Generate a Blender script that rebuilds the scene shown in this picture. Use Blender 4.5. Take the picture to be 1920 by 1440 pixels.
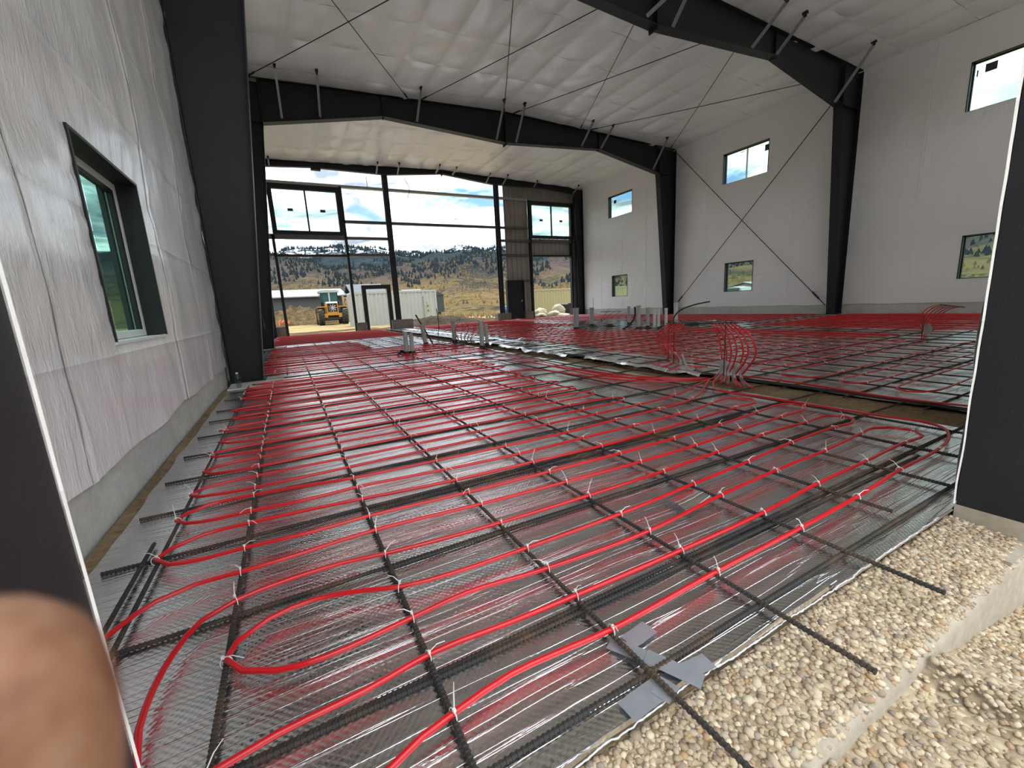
import bpy, bmesh, math, random
from mathutils import Vector, Matrix, noise as mnoise
R = random.Random(7)
for o in list(bpy.data.objects): bpy.data.objects.remove(o)
SC = bpy.context.scene
COL = SC.collection
PI = math.pi

# ------------------------------------------------------------------ camera
cd = bpy.data.cameras.new('camera'); cam = bpy.data.objects.new('camera', cd); COL.objects.link(cam)
cd.sensor_fit = 'HORIZONTAL'; cd.sensor_width = 36; cd.lens = 36*784.19/1920
cd.clip_start = .005; cd.clip_end = 20000
cx = Vector((0.87999, -0.47195, -0.05358)); cy = Vector((-0.13663, -0.1435, -0.98017)); cz = Vector((0.45491, 0.86987, -0.19076))
m = Matrix((cx, -cy, -cz)).transposed().to_4x4(); m.translation = (0, 0, 1)
cam.matrix_world = m
cd.dof.use_dof = True; cd.dof.focus_distance = 3.0; cd.dof.aperture_fstop = 12   # a phone's tiny lens: only the finger blurs
SC.camera = cam
SC.view_settings.view_transform = 'Standard'; SC.view_settings.look = 'None'
SC.view_settings.gamma = 1; SC.view_settings.use_curve_mapping = False
SC.view_settings.exposure = 0.65
SC.cycles.max_bounces = 14; SC.cycles.diffuse_bounces = 8; SC.cycles.glossy_bounces = 6; SC.cycles.transparent_max_bounces = 12

# ------------------------------------------------------------------ node helpers
def srgb(r, g, b):
    f = lambda c: (c/255/12.92) if c/255 <= .04045 else ((c/255+.055)/1.055)**2.4
    return (f(r), f(g), f(b), 1)

class NT:
    def __init__(s, tree): s.t = tree
    def n(s, typ, inp=None, **kw):
        nd = s.t.nodes.new(typ)
        for k, v in kw.items(): setattr(nd, k, v)
        if inp:
            for k, v in inp.items():
                if isinstance(v, bpy.types.NodeSocket): s.t.links.new(v, nd.inputs[k])
                else: nd.inputs[k].default_value = v
        return nd
    def math(s, op, a, b=None, c=None, clamp=False):
        d = {0: a}
        if b is not None: d[1] = b
        if c is not None: d[2] = c
        return s.n('ShaderNodeMath', d, operation=op, use_clamp=clamp).outputs[0]
    def noise(s, vec, scale, detail=4, rough=.55, dist=0):
        return s.n('ShaderNodeTexNoise', {'Vector': vec, 'Scale': scale, 'Detail': detail, 'Roughness': rough, 'Distortion': dist}).outputs[0]
    def ramp(s, fac, stops, interp='LINEAR'):
        nd = s.n('ShaderNodeValToRGB', {0: fac}); cr = nd.color_ramp; cr.interpolation = interp
        while len(cr.elements) < len(stops): cr.elements.new(.5)
        for e, (p, c) in zip(cr.elements, stops):
            e.position = p; e.color = c if len(c) == 4 else (*c, 1)
        return nd.outputs[0]
    def mix(s, fac, a, b):
        return s.n('ShaderNodeMix', {0: fac, 6: a, 7: b}, data_type='RGBA').outputs[2]
    def mapv(s, vec, scale=(1, 1, 1), rot=(0, 0, 0), loc=(0, 0, 0)):
        return s.n('ShaderNodeMapping', {'Vector': vec, 'Scale': scale, 'Rotation': rot, 'Location': loc}).outputs[0]

def mat(name):
    mt = bpy.data.materials.new(name); mt.use_nodes = True
    t = NT(mt.node_tree); b = mt.node_tree.nodes['Principled BSDF']
    return mt, t, b
def setb(t, b, **kw):
    for k, v in kw.items():
        k = {'col': 'Base Color', 'rough': 'Roughness', 'metal': 'Metallic', 'spec': 'Specular IOR Level', 'nrm': 'Normal', 'coat': 'Coat Weight', 'coatr': 'Coat Roughness'}[k]
        if isinstance(v, bpy.types.NodeSocket): t.t.links.new(v, b.inputs[k])
        else: b.inputs[k].default_value = v
def pos(t): return t.n('ShaderNodeNewGeometry').outputs['Position']
def obc(t): return t.n('ShaderNodeTexCoord').outputs['Object']
def bump(t, h, strength=.5, dist=.01, nrm=None):
    d = {'Height': h, 'Strength': strength, 'Distance': dist}
    if nrm is not None: d['Normal'] = nrm
    return t.n('ShaderNodeBump', d).outputs[0]
def simple(name, col, rough=.6, metal=0, var=.0, vscale=8, bmp=0, bscale=60, spec=.5, bdist=.004):
    mt, t, b = mat(name); P = pos(t)
    c2 = [min(1, x*(1+var)) for x in col[:3]] + [1]; c1 = [x*(1-var) for x in col[:3]] + [1]
    n = t.noise(P, vscale, 5)
    setb(t, b, col=t.ramp(n, [(.3, c1), (.7, c2)]), rough=rough, metal=metal, spec=spec)
    if bmp: setb(t, b, nrm=bump(t, t.noise(P, bscale, 4), bmp, bdist))
    return mt

# ------------------------------------------------------------------ world: one broken overcast sky
W = bpy.data.worlds.new('sky'); SC.world = W; W.use_nodes = True
t = NT(W.node_tree); bg = W.node_tree.nodes['Background']
d = t.n('ShaderNodeTexCoord').outputs['Generated']
sx = t.n('ShaderNodeSeparateXYZ', {0: d})
zz = t.math('MAXIMUM', sx.outputs[2], 0.0)
den = t.math('ADD', zz, .16)
uv = t.n('ShaderNodeCombineXYZ', {0: t.math('DIVIDE', sx.outputs[0], den), 1: t.math('DIVIDE', sx.outputs[1], den), 2: 0.0}).outputs[0]
uv = t.mapv(uv, loc=(3.1, 1.7, 0))
big = t.noise(uv, 1.15, 9, .55, .35)
det = t.noise(t.mapv(uv, loc=(7, 2, 0)), 2.6, 10, .6, .5)
gap = t.ramp(big, [(.37, (0, 0, 0)), (.45, (1, 1, 1))])
cloud = t.ramp(det, [(.36, srgb(96, 104, 112)), (.50, srgb(156, 162, 166)), (.64, srgb(240, 242, 242))])
blue = t.ramp(zz, [(.0, srgb(128, 146, 162)), (.25, srgb(70, 102, 138)), (1, srgb(44, 76, 120))])
skyc = t.mix(gap, blue, cloud)
lum = t.math('MULTIPLY_ADD', zz, 2.4, 1.0)          # overcast sky: brighter towards the zenith
SKY = 2.2
W.node_tree.links.new(skyc, bg.inputs[0])
W.node_tree.links.new(t.math('MULTIPLY', lum, SKY), bg.inputs[1])

# veiled sun, high, very soft
sd = bpy.data.lights.new('sun', 'SUN'); sd.energy = 2.0; sd.angle = math.radians(35); sd.color = (1, .96, .9)
so = bpy.data.objects.new('sun', sd); COL.objects.link(so)
so.rotation_euler = Vector((-.45, -.30, -.9)).to_track_quat('-Z', 'Y').to_euler()

# ------------------------------------------------------------------ mesh helpers
ORG = {}
class MB:
    def __init__(s): s.v = []; s.f = []; s.mi = []
    def add(s, vs, fs, mi=0):
        o = len(s.v); s.v += [tuple(p) for p in vs]; s.f += [tuple(i+o for i in f) for f in fs]; s.mi += [mi]*len(fs); return s
    def box(s, a, b, mi=0):
        x0, y0, z0 = a; x1, y1, z1 = b
        v = [(x0,y0,z0),(x1,y0,z0),(x1,y1,z0),(x0,y1,z0),(x0,y0,z1),(x1,y0,z1),(x1,y1,z1),(x0,y1,z1)]
        return s.add(v, [(0,3,2,1),(4,5,6,7),(0,1,5,4),(1,2,6,5),(2,3,7,6),(3,0,4,7)], mi)
    def obox(s, c, ax, ay, az, mi=0):
        c, ax, ay, az = map(Vector, (c, ax, ay, az)); v = []
        for k in (-1, 1):
            for i, j in ((-1,-1),(1,-1),(1,1),(-1,1)): v.append(c+ax*i+ay*j+az*k)
        return s.add(v, [(0,3,2,1),(4,5,6,7),(0,1,5,4),(1,2,6,5),(2,3,7,6),(3,0,4,7)], mi)
    def bar(s, p, q, w, h, up=(0,0,1), mi=0):
        p, q = Vector(p), Vector(q); d = (q-p); L = d.length; d.normalize(); up = Vector(up)
        sd = d.cross(up); 
        if sd.length < 1e-4: sd = d.cross(Vector((1,0,0)))
        sd.normalize(); u = sd.cross(d)
        return s.obox((p+q)/2, sd*w/2, d*L/2, u*h/2, mi)
    def prism(s, poly, fn0, fn1, mi=0):
        n = len(poly); v = [fn0(p) for p in poly]+[fn1(p) for p in poly]
        f = [tuple(range(n))[::-1], tuple(range(n, 2*n))]+[(i, (i+1)%n, n+(i+1)%n, n+i) for i in range(n)]
        return s.add(v, f, mi)
    def tube(s, pts, r, n=8, caps=True, mi=0, closed=False):
        pts = [Vector(p) for p in pts]; rs = r if isinstance(r, (list, tuple)) else [r]*len(pts)
        prev = None; vs = []; N = len(pts)
        for i, p in enumerate(pts):
            if closed: dd = pts[(i+1)%N]-pts[i-1]
            else: dd = pts[min(i+1, N-1)]-pts[max(i-1, 0)]
            dd.normalize()
            if prev is None:
                a = Vector((0,0,1)) if abs(dd.z) < .9 else Vector((1,0,0)); u = dd.cross(a).normalized()
            else: u = (prev-dd*prev.dot(dd)).normalized()
            prev = u; w = dd.cross(u)
            for k in range(n):
                a = 2*PI*k/n; vs.append(p+(u*math.cos(a)+w*math.sin(a))*rs[i])
        fs = [(i*n+k, i*n+(k+1)%n, (i+1)*n+(k+1)%n, (i+1)*n+k) for i in range(N-1) for k in range(n)]
        if closed: fs += [((N-1)*n+k, (N-1)*n+(k+1)%n, (k+1)%n, k) for k in range(n)]
        elif caps: fs += [tuple(range(n))[::-1], tuple((N-1)*n+k for k in range(n))]
        return s.add(vs, fs, mi)
    def cyl(s, p, q, r, n=12, mi=0, r2=None): return s.tube([p, q], [r, r if r2 is None else r2], n, True, mi)
    def grid(s, nx, ny, fn, mi=0):
        v = [fn(i/nx, j/ny) for j in range(ny+1) for i in range(nx+1)]
        return s.add(v, [(j*(nx+1)+i, j*(nx+1)+i+1, (j+1)*(nx+1)+i+1, (j+1)*(nx+1)+i) for j in range(ny) for i in range(nx)], mi)
    def lathe(s, c, prof, n=16, axis='z', mi=0):
        c = Vector(c); v = []
        for (r, h) in prof:
            for k in range(n):
                a = 2*PI*k/n; x, y = r*math.cos(a), r*math.sin(a)
                v.append(c+(Vector((x, y, h)) if axis == 'z' else Vector((h, x, y)) if axis == 'x' else Vector((x, h, y))))
        f = [(i*n+k, i*n+(k+1)%n, (i+1)*n+(k+1)%n, (i+1)*n+k) for i in range(len(prof)-1) for k in range(n)]
        f += [tuple(range(n))[::-1], tuple((len(prof)-1)*n+k for k in range(n))]
        return s.add(v, f, mi)
    def build(s, name, mats, parent=None, smooth=False, origin=None, autosm=None):
        if not isinstance(mats, (list, tuple)): mats = [mats]
        if origin is None:
            xs, ys, zs = zip(*s.v); origin = ((min(xs)+max(xs))/2, (min(ys)+max(ys))/2, min(zs))
        me = bpy.data.meshes.new(name); ox, oy, oz = origin
        me.from_pydata([(x-ox, y-oy, z-oz) for x, y, z in s.v], [], s.f)
        for q in mats: me.materials.append(q)
        if len(mats) > 1: me.polygons.foreach_set('material_index', s.mi)
        if smooth: me.polygons.foreach_set('use_smooth', [True]*len(s.f))
        me.update()
        if autosm: me.set_sharp_from_angle(angle=math.radians(autosm))
        o = bpy.data.objects.new(name, me); COL.objects.link(o)
        link(o, origin, parent); return o
def link(o, origin, parent):
    ORG[o.name] = Vector(origin)
    if parent: o.parent = parent; o.location = Vector(origin)-ORG[parent.name]
    else: o.location = origin
def tag(o, label, cat, group=None):
    o['label'] = label; o['category'] = cat
    if group: o['group'] = group
    return o
def thing(name, label, cat, loc, group=None):
    o = bpy.data.objects.new(name, None); COL.objects.link(o); o.empty_display_size = .1; link(o, loc, None)
    return tag(o, label, cat, group)
def struct(o): o['kind'] = 'structure'; return o
def sempty(name, loc=(0,0,0)):
    o = bpy.data.objects.new(name, None); COL.objects.link(o); link(o, loc, None); return struct(o)
def stuff(o): o['kind'] = 'stuff'; return o
def inst(src, origin, parent, rotz=0, rot=None, scale=None, name=None):
    o = src.copy(); COL.objects.link(o)
    if name: o.name = name
    link(o, origin, parent)
    o.rotation_euler = rot if rot else (0, 0, rotz)
    if scale: o.scale = scale
    return o
def smoothpath(P, step=.12):
    P = [Vector(p) for p in P]; out = []
    for i in range(len(P)-1):
        p0 = P[i-1] if i else P[0]*2-P[1]; p1 = P[i]; p2 = P[i+1]; p3 = P[i+2] if i+2 < len(P) else P[-1]*2-P[-2]
        n = max(1, int((p2-p1).length/step))
        d1 = max((p1-p0).length, 1e-4)**.5; d2 = max((p2-p1).length, 1e-4)**.5; d3 = max((p3-p2).length, 1e-4)**.5
        m1 = ((p1-p0)/d1-(p2-p0)/(d1+d2)+(p2-p1)/d2)*d2
        m2 = ((p2-p1)/d2-(p3-p1)/(d2+d3)+(p3-p2)/d3)*d2
        for k in range(n):
            u = k/n; u2 = u*u; u3 = u2*u
            out.append(p1*(2*u3-3*u2+1)+m1*(u3-2*u2+u)+p2*(-2*u3+3*u2)+m2*(u3-u2))
    out.append(P[-1]); return out
def nz(x, y, z=0): return mnoise.noise(Vector((x, y, z)))

# ------------------------------------------------------------------ materials
M = {}
def liner_mat(name, base, rough, wr, coat=.3, vert=True, dist=.012):
    mt, t, b = mat(name); P = pos(t)
    # soft creases pulled tight in several directions plus fine puckering
    a = t.noise(t.mapv(P, (1, 1, .35), (.5, 0, 0)), 3.0, 5, .6, 1.2)
    c = t.noise(t.mapv(P, (3, 3, .5), (-.5, .2, 0)), 4.0, 4, .6, .8)
    r1 = t.math('ABSOLUTE', t.math('SUBTRACT', a, .5)); r2 = t.math('ABSOLUTE', t.math('SUBTRACT', c, .5))
    h = t.math('ADD', t.math('MULTIPLY', t.math('POWER', r1, .9), .8), t.math('MULTIPLY', t.math('POWER', r2, .9), .4))
    f = t.noise(t.mapv(P, (1, 1, .3), (.9, .3, 0)), 38, 3, .6, 1.5)
    g = t.noise(t.mapv(P, (1, 1, .25), (-.35, .1, 0)), 16, 4, .65, 1.0)
    s_ = t.n('ShaderNodeSeparateXYZ', {0: P}).outputs[2]
    gl = t.math('ABSOLUTE', t.math('SUBTRACT', t.math('FRACT', t.math('MULTIPLY', t.math('ADD', s_, -.42), 1/.81)), .5))
    crease = t.math('POWER', t.math('SUBTRACT', 1.0, t.math('MULTIPLY', gl, 14), clamp=True), 2) if vert else 0.0
    h = t.math('ADD', h, t.math('ADD', t.math('MULTIPLY', f, .035), t.math('ADD', t.math('MULTIPLY', t.math('ABSOLUTE', t.math('SUBTRACT', g, .5)), .5), t.math('MULTIPLY', crease, .35))))
    setb(t, b, col=base, rough=rough, spec=.5, coat=coat, coatr=.18, nrm=bump(t, h, wr, dist))
    return mt
M['liner'] = liner_mat('white vinyl liner', srgb(238, 235, 232), .42, .9, .3, True, .014)
M['liner_left'] = liner_mat('glossy white vinyl liner', srgb(242, 240, 238), .27, 1.0, .6, True, .028)
M['liner_ceiling'] = liner_mat('white ceiling liner', srgb(240, 236, 230), .36, .3, .3, False)
def foil_mat():
    mt, t, b = mat('bubble foil'); P = pos(t)
    s = t.n('ShaderNodeSeparateXYZ', {0: P})
    k = 2*PI/.021
    wob = t.math('MULTIPLY', t.noise(P, 5, 2), .02)
    sxx = t.math('SINE', t.math('MULTIPLY', t.math('ADD', s.outputs[0], wob), k))
    syy = t.math('SINE', t.math('MULTIPLY', t.math('ADD', s.outputs[1], wob), k))
    bub = t.math('MULTIPLY', sxx, syy)
    st = t.noise(t.mapv(P, (.55, 22, 1), (0, 0, .03)), 1.0, 3, .5, .4)
    line = t.math('POWER', t.math('SUBTRACT', 1.0, t.math('ABSOLUTE', t.math('MULTIPLY', t.math('SUBTRACT', st, .5), 3.2)), clamp=True), 22)
    st2 = t.noise(t.mapv(P, (1.0, 9, 1)), 1.0, 3)
    wave = t.noise(P, 2.2, 3)
    cr = t.noise(t.mapv(P, (7, 30, 1)), 1.0, 6, .7, .8)
    n1 = bump(t, t.math('ADD', t.math('MULTIPLY', wave, .5), t.math('ADD', t.math('MULTIPLY', st2, .25), t.math('MULTIPLY', cr, .17))), .8, .014)
    n2 = bump(t, t.math('ADD', t.math('MULTIPLY', line, .6), t.math('MULTIPLY', bub, .10)), .75, .004, n1)
    dust = t.ramp(t.noise(P, 1.7, 6, .6), [(.5, (0, 0, 0)), (.75, (1, 1, 1))])
    setb(t, b, col=t.mix(t.math('MULTIPLY', dust, .35), srgb(238, 239, 241), srgb(176, 166, 152)), metal=1.0, rough=t.math('MULTIPLY_ADD', dust, .2, .17), nrm=n2)
    return mt
M['foil'] = foil_mat()
M['foil_cut'] = simple('crinkled foil edge', srgb(225, 228, 232), .35, .6, .1, 40, .6, 120)
M['tape'] = simple('grey tape', srgb(164, 166, 170), .34, .5, .08, 20, .3, 30)
def conc(name, a, b_, bscale=90):
    mt, t, b = mat(name); P = pos(t)
    n = t.math('ADD', t.math('MULTIPLY', t.noise(P, 2.2, 7, .65), .7), t.math('MULTIPLY', t.noise(P, 30, 4), .3))
    setb(t, b, col=t.ramp(n, [(.32, a), (.66, b_)]), rough=.9, nrm=bump(t, t.noise(P, bscale, 5), .25, .006), spec=.25)
    return mt
M['concrete'] = conc('cast concrete', srgb(172, 169, 163), srgb(208, 205, 199))
M['concrete_warm'] = conc('dusty concrete', srgb(138, 126, 106), srgb(176, 166, 148))
M['concrete_dark'] = conc('darker concrete', srgb(98, 92, 84), srgb(140, 134, 124))  # darker concrete tone, used on the far gable stubs
def steel(name, c, rough):
    mt, t, b = mat(name); P = pos(t)
    n = t.noise(P, 3, 6, .6); sp = t.ramp(t.noise(P, 260, 2), [(.66, (0, 0, 0)), (.74, (1, 1, 1))])
    col = t.mix(t.math('MULTIPLY', sp, .25), t.ramp(n, [(.3, [x*.8 for x in c[:3]]), (.7, [x*1.25 for x in c[:3]])]), (.25, .25, .26, 1))
    setb(t, b, col=col, rough=rough, spec=.4, nrm=bump(t, t.noise(P, 40, 3), .08, .004)); return mt
M['steel'] = steel('dark primer steel', srgb(28, 29, 34), .5)
M['steel_edge'] = simple('primer worn edge', srgb(84, 80, 76), .6, 0, .2, 30)
M['galv'] = simple('galvanised steel', srgb(168, 170, 170), .4, .75, .12, 14)
M['galv_dark'] = simple('dark girt steel', srgb(96, 95, 94), .5, .3, .15, 6)
M['cable'] = simple('bracing rod steel', srgb(52, 48, 46), .5, .4, .15, 20)
M['blackframe'] = simple('black window trim', srgb(20, 21, 23), .5, 0, .1, 10)
M['vinyl'] = simple('white window vinyl', srgb(226, 228, 224), .4, 0, .04, 10)
M['siding'] = simple('charcoal siding inside face', srgb(158, 150, 142), .5, .15, .08, 3)
M['siding_out'] = simple('charcoal siding outside face', srgb(70, 70, 72), .5, .1, .08, 3)
M['red'] = None
def red_mat():
    mt, t, b = mat('red plastic pipe'); P = pos(t)
    setb(t, b, col=t.ramp(t.noise(P, 3, 3), [(.3, srgb(192, 6, 18)), (.7, srgb(210, 12, 24))]), rough=.3, spec=.5, coat=.2, coatr=.15)
    return mt
M['red'] = red_mat()
def rebar_mat():
    mt, t, b = mat('rebar'); P = pos(t)
    rust = t.ramp(t.noise(P, 2.5, 6, .7), [(.48, (0, 0, 0)), (.68, (1, 1, 1))])
    setb(t, b, col=t.mix(rust, srgb(56, 53, 50), srgb(104, 80, 56)), rough=.7, metal=.35, nrm=bump(t, t.noise(P, 150, 3), .4, .002)); return mt
M['rebar'] = rebar_mat()
M['tie'] = simple('white nylon tie', srgb(232, 226, 218), .45, 0, .04)
M['pvc'] = simple('grey plastic conduit', srgb(158, 158, 154), .5, 0, .1, 6)
M['pvc_white'] = simple('off white plastic pipe', srgb(206, 204, 196), .45, 0, .06, 6)
M['black_plastic'] = simple('black plastic', srgb(24, 24, 26), .45)
def gravel_mat(name, cols, sc=24):
    mt, t, b = mat(name); P = pos(t)
    v = t.n('ShaderNodeTexVoronoi', {'Vector': P, 'Scale': sc, 'Randomness': 1.0})
    rnd = t.n('ShaderNodeSeparateXYZ', {0: v.outputs['Color']}).outputs[0]
    big = t.noise(P, 1.4, 5)
    col = t.ramp(rnd, [(i/(len(cols)-1), c) for i, c in enumerate(cols)])
    col = t.mix(t.ramp(big, [(.45, (0, 0, 0)), (.7, (.75, .75, .75))]), col, srgb(160, 137, 104))
    h = t.math('SUBTRACT', 1.0, v.outputs['Distance'])
    setb(t, b, col=col, rough=.95, spec=.2, nrm=bump(t, t.math('ADD', h, t.math('MULTIPLY', t.noise(P, 140, 3), .25)), .9, .012))
    return mt
GC = [srgb(137, 117, 95), srgb(181, 161, 132), srgb(159, 139, 112), srgb(198, 181, 151), srgb(146, 132, 117)]
M['gravel'] = gravel_mat('gravel', GC, 42)
M['soil'] = gravel_mat('bare soil', [srgb(104, 88, 68), srgb(132, 112, 86), srgb(116, 98, 74)], 34)
def stone_mat():
    mt, t, b = mat('pebble stone'); P = obc(t)
    r = t.n('ShaderNodeObjectInfo').outputs['Random']
    setb(t, b, col=t.ramp(r, [(0, srgb(148, 128, 105)), (.25, srgb(195, 175, 148)), (.5, srgb(168, 148, 125)), (.72, srgb(215, 198, 170)), (.85, srgb(138, 128, 118)), (1, srgb(180, 145, 110))]), rough=.9, spec=.2, nrm=bump(t, t.noise(P, 90, 4), .35, .004)); return mt
M['stone'] = stone_mat()
def pebble_mat():
    mt, t, b = mat('loose pebbles')
    r = t.n('ShaderNodeNewGeometry').outputs['Random Per Island']; P = pos(t)
    setb(t, b, col=t.ramp(r, [(0, srgb(138, 118, 95)), (.25, srgb(188, 168, 138)), (.5, srgb(162, 142, 118)), (.72, srgb(210, 192, 162)), (.85, srgb(132, 122, 112)), (1, srgb(175, 142, 105))]), rough=.92, spec=.2, nrm=bump(t, t.noise(P, 120, 3), .3, .003)); return mt
M['pebble'] = pebble_mat()
def ground_mat():
    mt, t, b = mat('dry field'); P = pos(t)
    n = t.noise(t.mapv(P, (.5, 1.4, 1)), .22, 8, .65); f = t.noise(P, 3.5, 6, .7)
    c = t.ramp(t.math('ADD', t.math('MULTIPLY', n, .65), t.math('MULTIPLY', f, .35)), [(.36, srgb(96, 84, 58)), (.47, srgb(134, 117, 80)), (.56, srgb(154, 136, 95)), (.66, srgb(112, 111, 66))])
    setb(t, b, col=c, rough=1, spec=.1, nrm=bump(t, f, .8, .12)); return mt
M['field'] = ground_mat()
def dirt_mat(name, a, b_, c_):
    mt, t, b = mat(name); P = pos(t); n = t.math('ADD', t.math('MULTIPLY', t.noise(P, 1.3, 8, .7), .6), t.math('MULTIPLY', t.noise(P, 9, 5, .7), .4))
    setb(t, b, col=t.ramp(n, [(.36, a), (.5, b_), (.64, c_)]), rough=1, spec=.1, nrm=bump(t, t.noise(P, 5, 8, .75), 1, .25)); return mt
M['dirt'] = dirt_mat('excavated dirt', srgb(66, 54, 38), srgb(102, 84, 60), srgb(132, 114, 84))
M['dirt_dark'] = dirt_mat('damp dirt', srgb(58, 48, 40), srgb(84, 72, 60), srgb(108, 96, 80))

def liner_sheet(name, mt, parent, org, u, v, nu, nv, disp, nrm, holes=()):
    """a pinned sheet: org + u*s + v*t, pushed along nrm by disp(worldpoint, s, t); thickness 4 mm behind"""
    org, u, v, nrm = map(Vector, (org, u, v, nrm)); mb = MB()
    P = {}; vs = []
    def vid(i, j):
        if (i, j) not in P:
            s, q = i/nu, j/nv; p = org+u*s+v*q; P[(i, j)] = len(vs); vs.append(p+nrm*disp(p, s, q))
        return P[(i, j)]
    fs = []
    for j in range(nv):
        for i in range(nu):
            c = org+u*((i+.5)/nu)+v*((j+.5)/nv)
            if any(h(c) for h in holes): continue
            fs.append((vid(i, j), vid(i+1, j), vid(i+1, j+1), vid(i, j+1)))
    if not fs: return None
    mb.add(vs, fs); return mb.build(name, mt, parent, smooth=True)

# ------------------------------------------------------------------ key dimensions
XL, XR, XC = -.90, 17.05, 8.06          # liner faces of the long walls, ridge
Y0, YB = .61, 22.15                     # inside faces of the gable walls
YA, YBf, YE = 7.72, 14.93, 21.95        # rigid frames
def zc(x): return 7.56+.033*(9-abs(x-XC))

# ================================================================== SETTING
# ---- floor bed with foil sheets
mb = MB(); mb.grid(60, 72, lambda a, b: (-.95+18.05*a, .60+21.7*b, -.045+.006*nz(a*40, b*50)))
floor = struct(mb.build('floor', M['soil'], smooth=True))
def foil(x0, x1, y0, y1, z=0.0, res=.16, wave0=0, raised=0, ny=None):
    mb = MB(); nx = max(2, int((x1-x0)/res)); ny = max(2, int((y1-y0)/res))
    def fn(a, b):
        x = x0+(x1-x0)*a; y = y0+(y1-y0)*b
        if b == 0 and wave0: y += .012*nz(x*3.1, 1)+.008*nz(x*11, 4)
        e = raised*max(0, 1-min(a, 1-a)*(x1-x0)/.25)*(.5+.5*nz(x*2, y*1.3))
        return (x, y, z+.004*nz(x*1.6, y*1.6)+.0025*nz(x*5, y*5, 3)+e)
    mb.grid(nx, ny, fn)
    # turned-down cut edge in front
    if wave0:
        k = len(mb.v)
        mb.grid(nx, 1, lambda a, b: (lambda p: (p[0], p[1]-.004*b, p[2]-.012*b))(fn(a, 0)))
    o = mb.build('foil_sheet', M['foil'], floor, smooth=True); return o
xs = [-.86, -.20, 1.545, 3.30, 3.93]
for i in range(4):
    foil(xs[i]-(.04 if i else 0), xs[i+1], .617+.01*(i % 2), 8.2, .003*(i % 2), wave0=1, res=.09 if i < 3 else .12)
    foil(xs[i]-(.04 if i else 0), xs[i+1], 8.15, 22.1, .003*(i % 2)+.002, res=.25)
foil(4.42, 5.2, .617, 8.2, 0, res=.14, wave0=1, raised=.02); foil(4.46, 5.2, 8.15, 22.1, .003, res=.2, raised=.05)
xs = [5.2, 6.95, 8.7, 10.45, 12.2, 13.95, 15.7, 16.95]
for i in range(7):
    foil(xs[i]-.04, xs[i+1], .62, 11.4, .003*(i % 2), res=.25); foil(xs[i]-.04, xs[i+1], 11.35, 22.1, .003*(i % 2)+.002, res=.3)
# crinkled white front edge of the foil
mb = MB(); pts = []
for i in range(400):
    x = -.86+3.2*i/399; pts.append((x, .612+.012*nz(x*3.1, 1)+.008*nz(x*11, 4)+.003*nz(x*60, 2), .002+.004*nz(x*45, 9)))
mb.tube(pts, [.0022+.004*abs(nz(p[0]*38, 6)) for p in pts], 6); mb.build('foil_edge', M['foil_cut'], floor, smooth=True)
# patches of tape under the bars and a torn flap
for k, (x, y, w, h, rz) in enumerate([(.80, .80, .10, .055, .1), (.84, .64, .11, .05, -.1), (.735, .765, .05, .13, .5), (.79, .665, .05, .15, .45), (.66, .64, .13, .06, .05), (.72, .63, .06, .05, .3)]):
    mb = MB(); c, s_ = math.cos(rz), math.sin(rz)
    mb.grid(6, 4, lambda a, b: (x+(a-.5)*w*c-(b-.5)*h*s_, y+(a-.5)*w*s_+(b-.5)*h*c, .0085+.0012*k+.0025*nz(a*4+k, b*4)))
    mb.build('tape_patch', M['tape'], floor, smooth=True)
mb = MB(); mb.grid(8, 8, lambda a, b: (1.50+.17*a+.02*b, 1.20+.17*b, .012+.03*(b*(1-b))*2+.03*a*a*(1-b)+.004*nz(a*9, b*9)))
tag(mb.build('foil_scrap', M['foil'], smooth=True), 'small torn foil flap curling up over a seam between two red pipes', 'scrap')
# ---- gravel at the doorway, notched stem wall, ground outside
def gtop(x, y):
    """gravel level in and outside the doorway"""
    if y > .385: return -.044-.022*(.62-y)/.24+.007*nz(x*5, y*5)-(.02*max(0, .415-y)/.03 if y < .415 else 0)
    g = -.125-.20*max(0, min(1, (x-1.55)/.9))
    if 1.45 < x < 1.62: g = max(g, -.088-.03*abs(x-1.53)/.08)
    if x < 1.0: g = -.10
    return g+.012*nz(x*2.3, y*2.3)-.05*max(0, -y)*.3
mb = MB(); mb.grid(48, 14, lambda a, b: (-.25+2.75*a, .392+.236*b, gtop(-.25+2.75*a, .392+.236*b)))
mb.build('gravel_bed', M['gravel'], floor, smooth=True)
mb = MB(); mb.grid(70, 60, lambda a, b: (-4+10*a, -6+6.376*b, gtop(-4+10*a, -6+6.376*b)))
apron = struct(mb.build('gravel_apron', M['gravel'], smooth=True))
# loose pebbles: 300 nearest as parts, the rest as one
ico = bmesh.new(); bmesh.ops.create_icosphere(ico, subdivisions=1, radius=1)
IV = [v.co.copy() for v in ico.verts]; IF = [tuple(v.index for v in f.verts) for f in ico.faces]; ico.free()
stm = []
for k in range(14):
    me = bpy.data.meshes.new('stone'); sc = Vector((R.uniform(.8, 1.25), R.uniform(.7, 1.05), R.uniform(.45, .75)))
    me.from_pydata([(v.x*sc.x*R.uniform(.8, 1.15), v.y*sc.y*R.uniform(.8, 1.15), v.z*sc.z*R.uniform(.8, 1.15)) for v in IV], [], IF)
    me.materials.append(M['stone']); me.polygons.foreach_set('use_smooth', [True]*len(IF)); stm.append(me)
def gpt():
    if R.random() < .48:
        return R.uniform(.3, 2.5), R.uniform(.386, .622)
    return R.uniform(.8, 3.0), R.uniform(-.12, .372)
n = 0
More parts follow.
